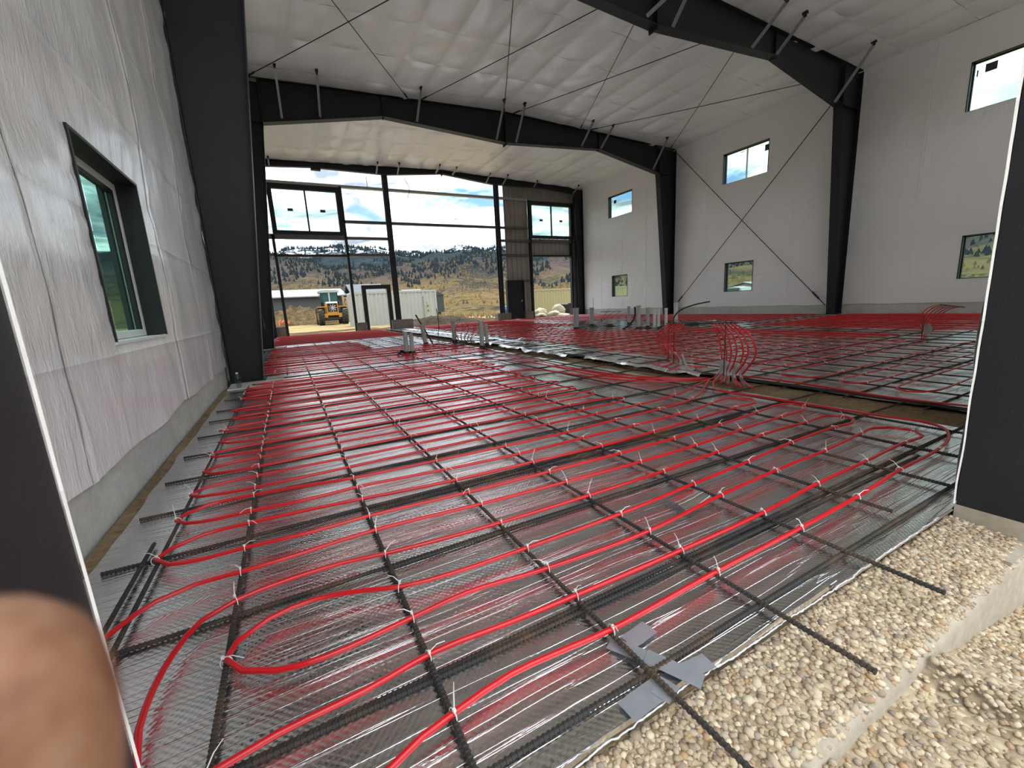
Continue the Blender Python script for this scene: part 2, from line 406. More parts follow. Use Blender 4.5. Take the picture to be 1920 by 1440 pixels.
while n < 300:
    x, y = gpt()
    if x < .35: continue
    rr = R.uniform(.010, .018)
    o = bpy.data.objects.new('stone', R.choice(stm)); COL.objects.link(o)
    link(o, (x, y, gtop(x, y)+rr*.18), apron); o.scale = (rr,)*3; o.rotation_euler = (R.uniform(-.4, .4), R.uniform(-.4, .4), R.uniform(0, 6)); n += 1
mb = MB()
for k in range(10500):
    x, y = gpt(); rr = R.uniform(.004, .0125); a = R.uniform(0, 6); ca, sa = math.cos(a), math.sin(a)
    s0, s1, s2 = rr*R.uniform(.8, 1.3), rr*R.uniform(.7, 1.0), rr*R.uniform(.45, .8); z = gtop(x, y)+rr*.15
    j = [R.uniform(.82, 1.15) for _ in IV]
    mb.add([(x+(v.x*s0*ca-v.y*s1*sa)*q, y+(v.x*s0*sa+v.y*s1*ca)*q, z+v.z*s2*q) for v, q in zip(IV, j)], IF)
stuff(mb.build('pebbles', M['pebble'], apron, smooth=True))

# ---- near gable wall (the doorway the photographer stands in)
wf = sempty('wall_front', (1, .5, 0))
def part(name, mt, parent, *boxes, smooth=False):
    mb = MB()
    for bx in boxes: mb.box(*bx)
    return mb.build(name, mt, parent, smooth=smooth)
# stem wall with a rough bevelled outer arris, notched at the door
mb = MB()
def stemf(a, k):
    x = -.25+2.76*a; w = .004*nz(x*9, k)
    return [(x, .605, -.45), (x, .605, -.085), (x, .40+w, -.072+w), (x, .384+w*1.5, -.082), (x, .376, -.10), (x, .372, -.45)][k]
mb.grid(60, 5, lambda a, b: stemf(a, int(round(b*5)))); mb.build('door_stem', M['concrete_warm'], wf, smooth=True)
part('stem_pier', M['concrete_warm'], wf, ((2.505, .372, -.5), (3.4, .612, .018)))
part('stem_wall', M['concrete'], wf, ((3.4, .37, -.5), (17.3, .61, .33)), ((-1.15, .37, -.5), (-.25, .61, .018)))
part('ledge_dust', M['concrete_warm'], wf, ((2.28, .385, -.075), (2.505, .602, -.062)))
# black jambs (cold formed channels with lips) and header
for sgn, xj in ((1, 2.505), (-1, -.242)):
    mb = MB(); x1 = xj+sgn*.012
    mb.box((min(xj, x1), .375, .018), (max(xj, x1), .608, 2.66)); x2 = xj+sgn*.09
    mb.box((min(x1, x2), .375, .018), (max(x1, x2), .387, 2.66)); mb.box((min(x1, x2), .596, .018), (max(x1, x2), .608, 2.66))
    mb.build('door_jamb', M['steel'], wf)
part('door_header', M['steel'], wf, ((-.242, .375, 2.62), (2.505, .608, 2.74)))
def wallsheet(x0, x1, z0, z1):
    part('siding_panel', M['siding_out'], wf, ((x0, .34, z0), (x1, .365, z1)))
    liner_sheet('liner_sheet', M['liner'], wf, (x0, .615, z0), (x1-x0, 0, 0), (0, 0, z1-z0), 24, 24, lambda p, s, q: .03*abs(nz(p.x*2, p.z*2)), (0, 1, 0))
wallsheet(-1.15, -.26, .02, 2.62)
for x in (2.52, 6.1, 9.7, 13.3): wallsheet(x, min(x+3.6, 17.3), .33 if x > 3 else .02, 2.62)
for x in (-1.15, 2.52, 6.1, 9.7, 13.3): wallsheet(x, min(x+3.7, 17.3), 2.62, 3.3 if x < 6 else 5.4)  # unseen upper gable: cladding stops short, opening shaped to light the ceiling
for z in (2.66, 4.4, 5.44): part('girt', M['galv_dark'], wf, ((-.9, .42, z), (17.1, .58, z+.08)))
for x in (-.75, 5.4, 11.3, 16.8): part('post', M['steel'], wf, ((x-.1, .40, .33), (x+.1, .60, zc(x)-.05)))
part('end_rafter', M['steel'], wf, ((-.9, .42, 7.3), (XC, .58, 7.52)), ((XC, .42, 7.3), (17.0, .58, 7.52)))
# lip of liner showing beyond the jambs
for xj, w in ((2.505, -.010), (-.2415, .003)):
    mb = MB(); mb.grid(2, 60, lambda a, b: (xj+w*a*(.6+.5*abs(nz(b*9, 3+xj))), .611+(.003 if xj < 0 else .004+.006*b)*a+(.002 if xj < 0 else .004)*nz(b*14, 1), .02+2.6*b)); mb.build('liner_lip', M['liner'], wf, smooth=True)

# ---- long walls
def in_rect(rs):
    return lambda c: any(y0 < c.y < y1 and z0 < c.z < z1 for (y0, y1, z0, z1) in rs)
LW = [(3.28, 4.46, .90, 2.05)]
K = (17.05)/16.8
RW = []
for (y0, y1, z0, z1) in [(17.46, 19.28, 5.35, 6.45), (17.82, 19.03, 1.02, 2.17), (10.36, 12.2, 5.34, 6.48), (10.73, 11.94, .96, 2.135), (3.25, 5.05, 5.35, 6.52), (3.55, 4.75, .98, 2.125)]:
    RW.append((y0*K, y1*K, 1+(z0-1)*K, 1+(z1-1)*K))
def long_wall(name, xf, sgn, wins, linermat, stemtop, edges):
    """sgn: direction out of the building"""
    w = sempty(name, (xf, 11, 0))
    xo = xf+sgn*.20
    part('foundation_wall', M['concrete'], w, ((min(xf+sgn*.02, xo+sgn*.05), .61, -.4), (max(xf+sgn*.02, xo+sgn*.05), YB+.2, stemtop)))
    # outside siding as panels between window columns
    ys = [.34]+sorted(set([y for r in wins for y in r[:2]]))+[YB+.25]
    for a, b in zip(ys[:-1], ys[1:]):
        zs = [(stemtop-.05, 7.7)]
        for (y0, y1, z0, z1) in sorted(wins, key=lambda r: r[2]):
            if y0 < (a+b)/2 < y1: zs = zs[:-1]+[(zs[-1][0], z0), (z1, 7.7)]
        for z0, z1 in zs: part('siding_panel', M['siding_out'], w, ((min(xo, xo+sgn*.03), a, z0), (max(xo, xo+sgn*.03), b, z1)))
    # liner sheets hung between the girts, cut at the openings
    for a, b in zip(edges[:-1], edges[1:]):
        nv = 100; nu = max(6, int((b-a)/.075))
        fr = [YA, YBf, YE]
        cutlines = lambda p: 0
        def disp(p, s, q):
            g = abs(math.sin(PI*(p.z-.33)/1.62))
            e = .035*g*(.6+.6*nz(p.y*.7, p.z*.5, sgn))+.012*nz(p.y*2.5, p.z*1.2, 5)
            e += .012*abs(nz(p.y*6+p.z*2.5, p.z*1.1, 2))
            e += .012*math.exp(-((min(s, 1-s)*(b-a))/.06)**2)*(nz(p.z*1.5, a)*.5+.9)
            for (y0, y1, z0, z1) in wins:            # pulled tight to the openings
                dy = max(y0-p.y, 0, p.y-y1); dz = max(z0-p.z, 0, p.z-z1); dd = math.hypot(dy, dz)
                if dd < .5:
                    ang = math.atan2(p.z-(z0+z1)/2, p.y-(y0+y1)/2)
                    e = e*min(1, dd/.25)+(.008 if sgn < 0 else .012)*math.sin(ang*23)*math.exp(-dd/.22)*min(1, dd/.05)
            for f in fr:                               # gathers beside the frame columns
                df = abs(p.y-f)
                if df < 1.0: e += .03*math.exp(-df/.3)*math.sin(p.z*11+4*nz(p.z*.9, f)+df*7)*nz(p.z*1.3, f, 4)*1.6
            return e
        hol = in_rect(wins)
        # grid lines snapped to window edges
        us = [a-.03+(b-a+.06)*i/nu for i in range(nu+1)]; zs = [stemtop-.03+(7.58-stemtop+.03)*j/nv for j in range(nv+1)]
        for (y0, y1, z0, z1) in wins:
            for q in (y0, y1):
                if a < q < b: us[min(range(len(us)), key=lambda i: abs(us[i]-q))] = q
            if y1 > a and y0 < b:
                for q in (z0, z1): zs[min(range(len(zs)), key=lambda i: abs(zs[i]-q))] = q
        mb = MB(); vs = []; idx = {}
        def vid(i, j):
            if (i, j) not in idx:
                y, z = us[i], zs[j]; p = Vector((xf, y, z)); idx[(i, j)] = len(vs)
                ex = disp(p, i/nu, j/nv)
                zz_ = z+(.03*nz(y*1.2, 7+sgn) if j == 0 else 0)
                vs.append((xf-sgn*ex, y+(.006*nz(z*1.5, a) if i in (0, nu) else 0), zz_))
            return idx[(i, j)]
        fs = []
        for j in range(nv):
            for i in range(nu):
                if hol(Vector((xf, (us[i]+us[i+1])/2, (zs[j]+zs[j+1])/2))): continue
                q = (vid(i, j), vid(i+1, j), vid(i+1, j+1), vid(i, j+1)); fs.append(q if sgn < 0 else q[::-1])
        mb.add(vs, fs); mb.build('liner_sheet', linermat, w, smooth=True)
    return w
WL = long_wall('wall_left', XL, -1, LW, M['liner_left'], .31, [.55, 2.55, 4.75, 6.2, 7.72, 9.5, 11.3, 13.1, 14.93, 16.7, 18.5, 20.3, 22.1])
WR = long_wall('wall_right', XR, 1, RW, M['liner'], .36, [.55, 2.35, 4.1, 5.9, 7.72, 9.5, 11.3, 13.1, 14.93, 16.7, 18.5, 20.3, 22.1])
# seams with sewn tabs on the left wall and cloth battens
def glass_mat(name, tint, refl=1.0):
    mt, t, b = mat(name); nt = mt.node_tree
    tr = t.n('ShaderNodeBsdfTransparent', {'Color': tint}); gl = t.n('ShaderNodeBsdfGlossy', {'Color': (1, 1, 1, 1), 'Roughness': .02})
    lw = t.n('ShaderNodeLayerWeight', {0: .5}); fr = t.math('MULTIPLY_ADD', t.math('POWER', lw.outputs[1], 5), .9, .04); mx = t.n('ShaderNodeMixShader', {0: t.math('MULTIPLY', fr, refl), 1: tr.outputs[0], 2: gl.outputs[0]})
    nt.links.new(mx.outputs[0], nt.nodes['Material Output'].inputs[0]); return mt
M['glass'] = glass_mat('window glass', srgb(224, 238, 234))
M['glass_green'] = glass_mat('green window glass', srgb(184, 214, 206))
M['sticker'] = simple('window sticker', srgb(66, 68, 70), .6, 0, .3, 60)
WN = [0]
def side_window(xf, sgn, r, mull, glass, ret=.15, stick=None, white_frame=True):
    y0, y1, z0, z1 = r; WN[0] += 1
    xo = xf+sgn*ret
    w = sempty('window_%d' % WN[0], (xo, (y0+y1)/2, z0))
    tk = .02; a, b = min(xf-sgn*.012, xo+sgn*.06), max(xf-sgn*.012, xo+sgn*.06)
    part('black_return', M['blackframe'], w, ((a, y0-tk, z0-.004), (b, y0, z1+tk)), ((a, y1, z0-.004), (b, y1+tk, z1+tk)), ((a, y0, z1), (b, y1, z1+tk)))
    part('sill_return', M['vinyl'] if sgn < 0 else M['liner'], w, ((a, y0-tk, z0-tk), (b, y1+tk, z0-.004)))
    f = .05 if sgn < 0 else .022; c, d = min(xo, xo+sgn*.055), max(xo, xo+sgn*.055); fm = M['vinyl'] if sgn < 0 else M['blackframe']
    part('window_frame', fm, w, ((c, y0, z0), (d, y0+f, z1)), ((c, y1-f, z0), (d, y1, z1)), ((c, y0+f, z0), (d, y1-f, z0+f)), ((c, y0+f, z1-f), (d, y1-f, z1)))
    ym = [(y0+y1)/2] if mull else []
    if mull: part('mullion', M['vinyl'], w, ((c, ym[0]-.025, z0+f), (d, ym[0]+.025, z1-f)))
    cuts = [y0+f]+ym+[y1-f]
    for k, (p, q) in enumerate(zip(cuts[:-1], cuts[1:])):
        if sgn < 0:   # the sash: dark spacer inside the white frame
            part('sash', M['blackframe'], w, ((c+.02, q-.05, z0+f), (d-.005, q, z1-f)), ((c+.02, p, z1-f-.03), (d-.005, q-.05, z1-f)))
        xm = (c+d)/2; o = part('pane', glass, w, ((xm-.002, p, z0+f), (xm+.002, q, z1-f)))
        if stick and k in stick:
            for (sy, sz, sw, sh) in stick[k]:
                yy = p+(q-p)*sy; zs_ = z0+(z1-z0)*sz; part('sticker', M['sticker'], w, ((xm-sgn*.004-.001, yy-sw/2, zs_-sh/2), (xm-sgn*.004+.001, yy+sw/2, zs_+sh/2)))
    return w
side_window(XL, -1, LW[0], False, M['glass_green'], .12)
# y runs away from the camera, so small y is the right end in the picture
side_window(XR, 1, RW[0], False, M['glass'], .12, {0: [(.80, .74, .2, .17)]})
side_window(XR, 1, RW[1], False, M['glass'], .12)
side_window(XR, 1, RW[2], True, M['glass'], .12, {0: [(.12, .8, .2, .22)], 1: [(.25, .93, .16, .03)]})
side_window(XR, 1, RW[3], False, M['glass'], .12)
side_window(XR, 1, RW[4], False, M['glass'], .12, {0: [(.83, .83, .22, .2), (.97, .78, .03, .16)]})
side_window(XR, 1, RW[5], False, M['glass'], .12)

# ---- roof: metal deck outside, pillowed liner sheets inside
ceil = struct(MB().add([(-1.2, .3, 7.72), (XC, .3, 8.03), (XC, 22.45, 8.03), (-1.2, 22.45, 7.72), (17.35, .3, 7.72), (17.35, 22.45, 7.72),
    (-1.2, .3, 7.76), (XC, .3, 8.07), (XC, 22.45, 8.07), (-1.2, 22.45, 7.76), (17.35, .3, 7.76), (17.35, 22.45, 7.76)],
    [(0,1,2,3),(1,4,5,2),(6,9,8,7),(7,8,11,10),(0,3,9,6),(4,10,11,5),(0,6,7,1),(1,7,10,4),(3,2,8,9),(2,5,11,8)]).build('ceiling', M['siding_out']))
PUR = [ -.1+1.0*i for i in range(18)]
cuts = [.55+1.52*i for i in range(15)]; cuts[-1] = 22.2
for a, b in zip(cuts[:-1], cuts[1:]):
    for x0, x1 in ((XL-.02, XC), (XC, XR+.02)):
        def fn(s, q, a=a, b=b, x0=x0, x1=x1):
            x = x0+(x1-x0)*s; y = a+(b-a)*q
            u = ((x+.1) % 1.0); pil = math.sin(PI*u); edge = min(q, 1-q)*(b-a)
            z = zc(x)+.045-.09*abs(pil)**.65*(.75+.7*nz(x*.8, y*.8, 2))*(1-math.exp(-edge/.10)*.75)
            z += .016*abs(nz(x*3+y*2, y*1.2, 3))+.012*nz(x*1.8, y*2.4, 8)-.018*math.exp(-(edge/.025)**2)
            return (x, y+(.015*nz(x*2, a) if q in (0, 1) else 0), z)
        mb = MB(); mb.grid(108, 18, fn); mb.f = [f[::-1] for f in mb.f]; mb.build('liner_sheet', M['liner_ceiling'], ceil, smooth=True)

# ---- far gable wall
KB = YB/22.5
def fx(x): return x*KB
def fz(z): return 1+(z-1)*KB
wb = sempty('wall_back', (8, YB, 0))
Y = YB
def cee(name, x0, x1, z0, z1, mt, y0=Y-.02, y1=Y+.16):
    """channel section: web towards the room, lips outward"""
    if (x1-x0) > (z1-z0):
        return part(name, mt, wb, ((x0, y0, z0), (x1, y0+.02, z1)), ((x0, y0+.02, z0), (x1, y1, z0+.015)), ((x0, y0+.02, z1-.015), (x1, y1, z1)))
    return part(name, mt, wb, ((x0, y0, z0), (x1, y0+.02, z1)), ((x0, y0+.02, z0), (x0+.015, y1, z1)), ((x1-.015, y0+.02, z0), (x1, y1, z1)))
for (x0, x1, z) in [(-.9, 5.15, 6.86), (5.35, 11.3, 6.86), (11.5, 13.4, 6.86), (3.1, 5.12, 5.27), (5.35, 11.3, 5.27), (11.5, 13.4, 5.27), (3.1, 5.12, 4.51), (11.5, 16.75, 4.55), (-.9, 3.05, 4.52), (3.1, 5.12, 3.72), (11.5, 13.4, 3.74), (12.95, 13.4, 2.25), (-.9, 0, 3.72), (16.5, 16.8, 2.25)]:
    h = .12 if z != 4.52 else .2
    cee('girt', fx(x0), fx(x1), fz(z)-h/2, fz(z)+h/2, M['galv_dark'] if z != 6.86 else M['galv'])
for x, w in ((5.25, .24), (11.4, .22)):
    a = fx(x); part('post', M['steel'], wb, ((a-w/2, Y-.12, .3), (a+w/2, Y-.105, 7.5)), ((a-w/2, Y+.09, .3), (a+w/2, Y+.105, 7.5)), ((a-.006, Y-.105, .3), (a+.006, Y+.09, 7.5)))
    part('base_plate', M['steel'], wb, ((a-.16, Y-.16, .38), (a+.16, Y+.14, .4)))
# framed openings
for (x0, x1, zt, lowz) in ((0.0, 3.11, 3.68, -.02), (13.56, 16.56, 3.70, -.02)):
    for xx in (x0, x1): cee('door_jamb', fx(xx)-.06, fx(xx)+.06, lowz, fz(6.86) if xx in (3.11, 13.56, 16.56) else fz(4.6), M['steel'])
    part('door_header', M['blackframe'], wb, ((fx(x0), Y-.03, fz(zt)-.05), (fx(x1), Y+.16, fz(zt)+.05)))
# concrete stubs
for (x0, x1, zt, dy) in ((-.95, -.06, .46, 0), (3.11, 3.62, .42, 0), (4.85, 5.95, .45, .12), (11.0, 11.28, .42, .1), (11.3, 11.85, .42, .16), (12.85, 13.5, .42, 0), (16.5, 17.2, .42, 0)):
    part('foundation_stub', M['concrete_dark'], wb, ((fx(x0), Y-.08-dy, -.3), (fx(x1), Y+.2, fz(zt))))
# ribbed siding seen from inside, cut round the window and the opening
def rib(x0, x1, z0, z1, yy=None):
    n_ = max(1, int(round((x1-x0)/.3))); w = (x1-x0)/n_; yo = (Y+.17) if yy is None else yy
    for k in range(n_):
        a = x0+k*w; prof = [(0, 0), (.03, .035), (.075, .035), (.105, 0), (w, 0)]
        mb = MB(); poly = prof+[(q, d+.004) for q, d in prof[::-1]]
        mb.prism(poly, lambda p: (a+p[0], yo+p[1], z0), lambda p: (a+p[0], yo+p[1], z1)); mb.build('siding_panel', M['siding'], wb)
rib(fx(11.92), fx(13.5), .42, 7.72); rib(fx(13.5), fx(17.3), fz(6.86), 7.7); rib(fx(13.5), fx(16.62), fz(3.74), fz(4.72)); rib(fx(16.62), fx(17.3), .3, fz(6.86))
def gable_window(x0, x1, z0, z1, stk):
    WN[0] += 1; w = sempty('window_%d' % WN[0], ((x0+x1)/2, Y, z0)); b = .19
    part('window_frame', M['blackframe'], w, ((x0, Y-.04, z0), (x0+b, Y+.15, z1)), ((x1-b, Y-.04, z0), (x1, Y+.15, z1)), ((x0+b, Y-.04, z0), (x1-b, Y+.15, z0+b*.85)), ((x0+b, Y-.04, z1-b*1.1), (x1-b, Y+.15, z1)))
    xm = (x0+x1)/2; part('mullion', M['blackframe'], w, ((xm-.035, Y, z0+b*.85), (xm+.035, Y+.08, z1-b*1.1)))
    for p, q in ((x0+b, xm-.035), (xm+.035, x1-b)):
        part('pane', M['glass'], w, ((p, Y+.05, z0+b*.85), (q, Y+.054, z1-b*1.1)))
        c = (p+q)/2; zm = z0+(z1-z0)*stk; part('sticker', M['sticker'], w, ((c-.11, Y+.045, zm-.06), (c+.11, Y+.048, zm+.06)))
gable_window(fx(.02), fx(3.08), fz(4.62), fz(6.79), .5)
gable_window(fx(13.50), fx(16.70), fz(4.72), fz(6.83), .5)
# left door: bare black frame; right door: black leaf
d1 = sempty('door_1', (fx(4.3), Y, 0))
part('door_frame', M['blackframe'], d1, ((fx(3.56), Y-.03, -.03), (fx(3.56)+.19, Y+.15, fz(2.25))), ((fx(4.99)-.19, Y-.03, -.03), (fx(4.99), Y+.15, fz(2.25))), ((fx(3.56)+.19, Y-.03, fz(2.25)-.19), (fx(4.99)-.19, Y+.15, fz(2.25))))
d2 = sempty('door_2', (fx(12.3), Y, 0)); xa, xb = fx(11.75), fx(12.92)
part('door_frame', M['blackframe'], d2, ((xa, Y-.1, 0), (xa+.06, Y+.12, fz(2.3))), ((xb-.06, Y-.1, 0), (xb, Y+.12, fz(2.3))), ((xa+.06, Y-.1, fz(2.3)-.06), (xb-.06, Y+.12, fz(2.3))))
leaf = part('door_leaf', M['blackframe'], d2, ((xa+.06, Y-.03, .03), (xb-.06, Y+.02, fz(2.3)-.06)))
mb = MB(); mb.box((xb-.2, Y-.05, 1.02), (xb-.14, Y-.03, 1.14)); mb.cyl((xb-.17, Y-.09, 1.05), (xb-.28, Y-.09, 1.05), .012, 8); mb.cyl((xb-.17, Y-.05, 1.05), (xb-.17, Y-.095, 1.05), .012, 8); mb.build('door_handle', M['galv'], leaf)
part('door_threshold', M['galv'], d2, ((xa, Y-.14, -.02), (xb, Y+.14, .015)))

# ================================================================== STEEL
def frame(Yf, label, w=.24, deep=1.0, end=False):
    fr = thing('portal_frame', label, 'steel frame', (XC, Yf, 0))
    tf = .014
    def plate(pts2, y0, y1, nm='web', mt=None, par=fr):
        mb = MB(); mb.prism(pts2, lambda p: (p[0], y0, p[1]), lambda p: (p[0], y1, p[1])); return mb.build(nm, mt or M['steel'], par)
    def flange(p, q, nm, par):
        mb = MB(); mb.bar((p[0], Yf, p[1]), (q[0], Yf, q[1]), w, tf, up=(0, 0, 1) if abs(p[0]-q[0]) > abs(p[1]-q[1]) else (1, 0, 0)); return mb.build(nm, M['steel'], par)
    side = lambda s: (lambda x: x if s < 0 else 2*XC-x)
    for s in (-1, 1):
        X = side(s); xo = -.87
        if end: b0, b1 = -.45, -.3
        else: b0, b1 = -.44, .19
        zk = 6.42 if not end else 7.1
        mb = MB(); poly = [(X(xo), .03), (X(b0), .03), (X(b1), zk), (X(b1), 7.5), (X(xo), 7.5)]
        mb.prism(poly, lambda p: (p[0], Yf-.004, p[1]), lambda p: (p[0], Yf+.004, p[1]))
        # flanges in the same column piece
        mb.bar((X(xo), Yf, .03), (X(xo), Yf, 7.5), w, tf, up=(1, 0, 0)); mb.bar((X(b0), Yf, .03), (X(b1), Yf, zk), w, tf, up=(1, 0, 0))
        col = mb.build('column', M['steel'], fr)
        part('base_plate', M['steel'], fr, ((min(X(xo), X(b0))-.04, Yf-w/2-.03, .01), (max(X(xo), X(b0))+.04, Yf+w/2+.03, .03)))
        if not end:
            mb = MB(); mb.bar((X(xo), Yf, zk), (X(b1), Yf, zk), w*.96, .012); mb.bar((X(b1), Yf, zk-.08), (X(b1), Yf, 7.5), w, .02, up=(1, 0, 0)); mb.build('stiffener', M['steel'], fr)
    # rafter web with haunches, by halves
    bot = [(.2, 6.43), (3.65, 7.07), (XC, 6.81)] if not end else [(-.3, 7.27), (1.95, 7.42), (5.2, 7.38), (XC, 7.66)]
    for s in (-1, 1):
        X = side(s); top = lambda x: zc(x)-.03
        up = [(X(x), top(x)) for x in (bot[0][0], XC)]; lo = [(X(x), z) for x, z in bot]
        mb = MB(); mb.prism(lo+up[::-1], lambda p: (p[0], Yf-.004, p[1]), lambda p: (p[0], Yf+.004, p[1]))
        for p, q in zip(lo[:-1], lo[1:]): mb.bar((p[0], Yf, p[1]), (q[0], Yf, q[1]), w, tf)
        mb.bar((X(-.85), Yf, zc(-.85)-.03), (X(XC), Yf, zc(XC)-.03), w, tf)
        raf = mb.build('rafter', M['steel'], fr)
        if not end:
            mb = MB(); mb.bar((lo[1][0], Yf, lo[1][1]-.05), (lo[1][0], Yf, top(bot[1][0])), w*.6, .02, up=(1, 0, 0)); mb.build('stiffener', M['steel'], fr)
    mb = MB(); zb = 6.81 if not end else 7.66
    mb.bar((XC, Yf, zb-.09), (XC, Yf, zc(XC)-.05), w, .04, up=(1, 0, 0)); mb.build('ridge_splice', M['steel'], fr)
    return fr
frA = frame(YA, 'dark steel frame nearest the doorway, its left column in the left foreground', .26)
frB = frame(YBf, 'dark steel frame second from the doorway, spanning the middle of the hall', .26)
frE = frame(YE, 'thin dark end frame at the far open gable', .2, end=True)
for (x, fr_) in ((9.0, frE),):
    mb = MB(); mb.bar((1.9, YE, 7.36), (2.3, YE, 7.36), .2, .1); mb.build('rafter_bracket', M['steel'], frE)
# flange braces: galvanised angle from a purlin clip down to the bottom flange
def fbrace(p, q, fr_):
    p, q = Vector(p), Vector(q); dd = (q-p).normalized(); s_ = dd.cross(Vector((1, 0, 0))).normalized(); x_ = s_.cross(dd)
    mb = MB(); c = (p+q)/2; L = (q-p).length/2
    mb.obox(c, x_*.028, dd*L, s_*.003); mb.obox(c+x_*.026+s_*.028, x_*.003, dd*L, s_*.028)
    o = mb.build('flange_brace', M['galv'], fr_)
    mb = MB(); mb.obox(p+Vector((0, 0, .03)), (.035, 0, 0), (0, .06, 0), (0, 0, .03)); mb.obox(p-Vector((0, 0, .01)), (.02, 0, 0), (0, .03, 0), (0, 0, .04)); mb.build('purlin_clip', M['blackframe'], o)
for x, z in ((.70, 6.60), (1.74, 6.78), (4.72, 7.05), (7.65, 6.86), (8.46, 6.86), (11.5, 7.07), (12.5, 7.10), (15.5, 6.56)):
    fbrace((x-.04, 13.98, zc(x)-.05), (x, YBf-.12, z), frB)
for (xt, yt), x, z in (((8.7, 6.75), 7.72, 6.9), ((8.55, 6.8), 8.5, 6.86), ((11.5, 6.85), 11.35, 7.03), ((12.45, 6.95), 12.4, 7.09), ((15.5, 6.75), 15.42, 6.4), ((4.6, 6.8), 4.7, 7.05), ((.8, 6.8), .8, 6.6)):
    fbrace((xt, yt, zc(xt)-.05), (x, YA-.12, z), frA)
for x, y, z in ((.27, 21.6, 7.32), (4.75, 21.35, 7.38), (5.75, 21.3, 7.42), (7.7, 21.1, 7.65), (8.6, 21.15, 7.65), (10.5, 21.2, 7.4), (11.5, 21.15, 7.4), (13.5, 21.4, 7.42), (16.25, 21.25, 7.25)):
    fbrace((x, y, zc(x)-.04), (x, YE-.1, z), frE)
# bracing rods
def rod(p, q, label, group=None, r=.011, turn=True):
    rt = thing('bracing_rod', label, 'rod', p, group); p, q = Vector(p), Vector(q)
    mb = MB(); n_ = 10; mb.tube([p.lerp(q, i/n_)-Vector((0, 0, .02*math.sin(PI*i/n_))) for i in range(n_+1)], r, 6); mb.build('rod', M['cable'], rt, smooth=True)
    mb = MB(); a = p.lerp(q, .93); b = p.lerp(q, .97); mb.tube([a, a.lerp(b, .15), a.lerp(b, .85), b], [r*1.1, r*2.3, r*2.3, r*1.1], 6); mb.build('turnbuckle', M['cable'], rt)
ST = [-.25, 4.65, 8.1, 11.5, 16.6]
nm = ['leftmost', 'second from the left', 'third from the left', 'rightmost']
for k in range(4):
    a, b = ST[k]+.1, ST[k+1]-.1
    for (x0, x1, w_) in ((a, b, 'right'), (b, a, 'left')):
        rod((x0, YA+.15, zc(x0)-.12), (x1, YBf-.15, zc(x1)-.12), 'thin rod of the %s ceiling cross, running back towards the %s' % (nm[k], w_), 'ceiling bracing rods')
rod((16.92, YBf-.2, 7.35), (16.92, YA+.35, .32), 'wall cross rod on the right wall with its low end at the near column', 'right wall bracing rods', .014)
rod((16.88, YA+.25, 7.3), (16.88, YBf-.3, .40), 'wall cross rod on the right wall with its low end at the far column', 'right wall bracing rods', .014)
rod((-.62, YA+.4, 7.2), (-.60, YBf-.3, .42), 'rod along the left wall coming down at the second frame column', None, .014)

# concrete piers under the left columns
pier = struct(part('trim_1', M['concrete'], None, ((-.86, 6.98, -.3), (-.16, 7.95, .012))))
pier2 = struct(part('trim_2', M['concrete'], None, ((-.86, 14.45, -.3), (-.1, 15.3, .012))))
for k, yy in enumerate((YA, YBf, YE)):
    struct(part('trim_%d' % (3+k), M['concrete'], None, ((16.2, yy-.35, -.3), (17.03, yy+.35, .012))))

# ================================================================== REBAR MAT
RH = .008
mat_ = thing('rebar_mat', 'grid of dark tied rebar lying on the foil over the whole floor', 'rebar', (8, 11, 0))
def ribbed(p, q, r=.0075, rib=True, n=6):
    p, q = Vector(p), Vector(q); L = (q-p).length; pts = []; rs = []
    if rib:
        k = int(L/.014)
        for i in range(k+1):
            for d_, rr in ((0, r*1.18), (.004, r*1.18), (.0055, r*.9), (.0125, r*.9)):
                s_ = i*.014+d_
                if s_ > L: break
                pts.append(p+(q-p)*(s_/L)); rs.append(rr)
    else:
        k = max(1, int(L/1.5)); pts = [p.lerp(q, i/k) for i in range(k+1)]; rs = [r]*(k+1)
    mb = MB(); mb.tube(pts, rs, n); return mb
def jit(p, q, k):   # slight bow
    return p, q
# bars along y: ribbed near piece + plain far piece are one object
def longbar(x, y0, y1, z, ribto=0, dx=0):
    mb = MB()
    if ribto > y0:
        m2 = ribbed((x, y0, z), (x, ribto, z), .0078); mb.add(m2.v, m2.f); y0_ = ribto
    else: y0_ = y0
    k = max(2, int((y1-y0_)/1.2)); pts = [(x+dx*((i/k)) + (.012*nz(x*3, i*.7) if 0 < i else 0), y0_+(y1-y0_)*i/k, z) for i in range(k+1)]
    mb.tube(pts, .0078, 6); return mb.build('rebar', M['rebar'], mat_, smooth=False)
def crossbar(y, x0, x1, z, ribto=0, r=.0075, dy=0):
    mb = MB()
    x0_ = x0
    if ribto > x0:
        m2 = ribbed((x0, y, z), (ribto, y+dy*(ribto-x0)/(x1-x0), z), r); mb.add(m2.v, m2.f); x0_ = ribto
    k = max(2, int((x1-x0_)/1.2)); pts = [(x0_+(x1-x0_)*i/k, y+dy*(x0_+(x1-x0_)*i/k-x0)/(x1-x0)+(.015*nz(y*3, i*.6) if i else 0), z) for i in range(k+1)]
    mb.tube(pts, r, 6); return mb.build('rebar', M['rebar'], mat_)
z1, z2 = .0095, .0245
yb = {-.285: (.68, 7.0), .224: (.68, 21.6), .72: (.40, 21.6), 1.205: (.385, 21.8), 1.72: (.41, 21.6), 2.2: (.72, 21.7), 2.70: (.66, 21.5), 3.2: (.66, 21.6), 3.72: (.8, 21.5)}
for x, (a, b) in yb.items(): longbar(x, a, b, z2, 3.4 if x < 3 else 2.4)
mb = longbar(-.60, 1.45, 7.0, z2, 3.4); longbar(-.66, .7, 2.3, z2-.004, 2.3)
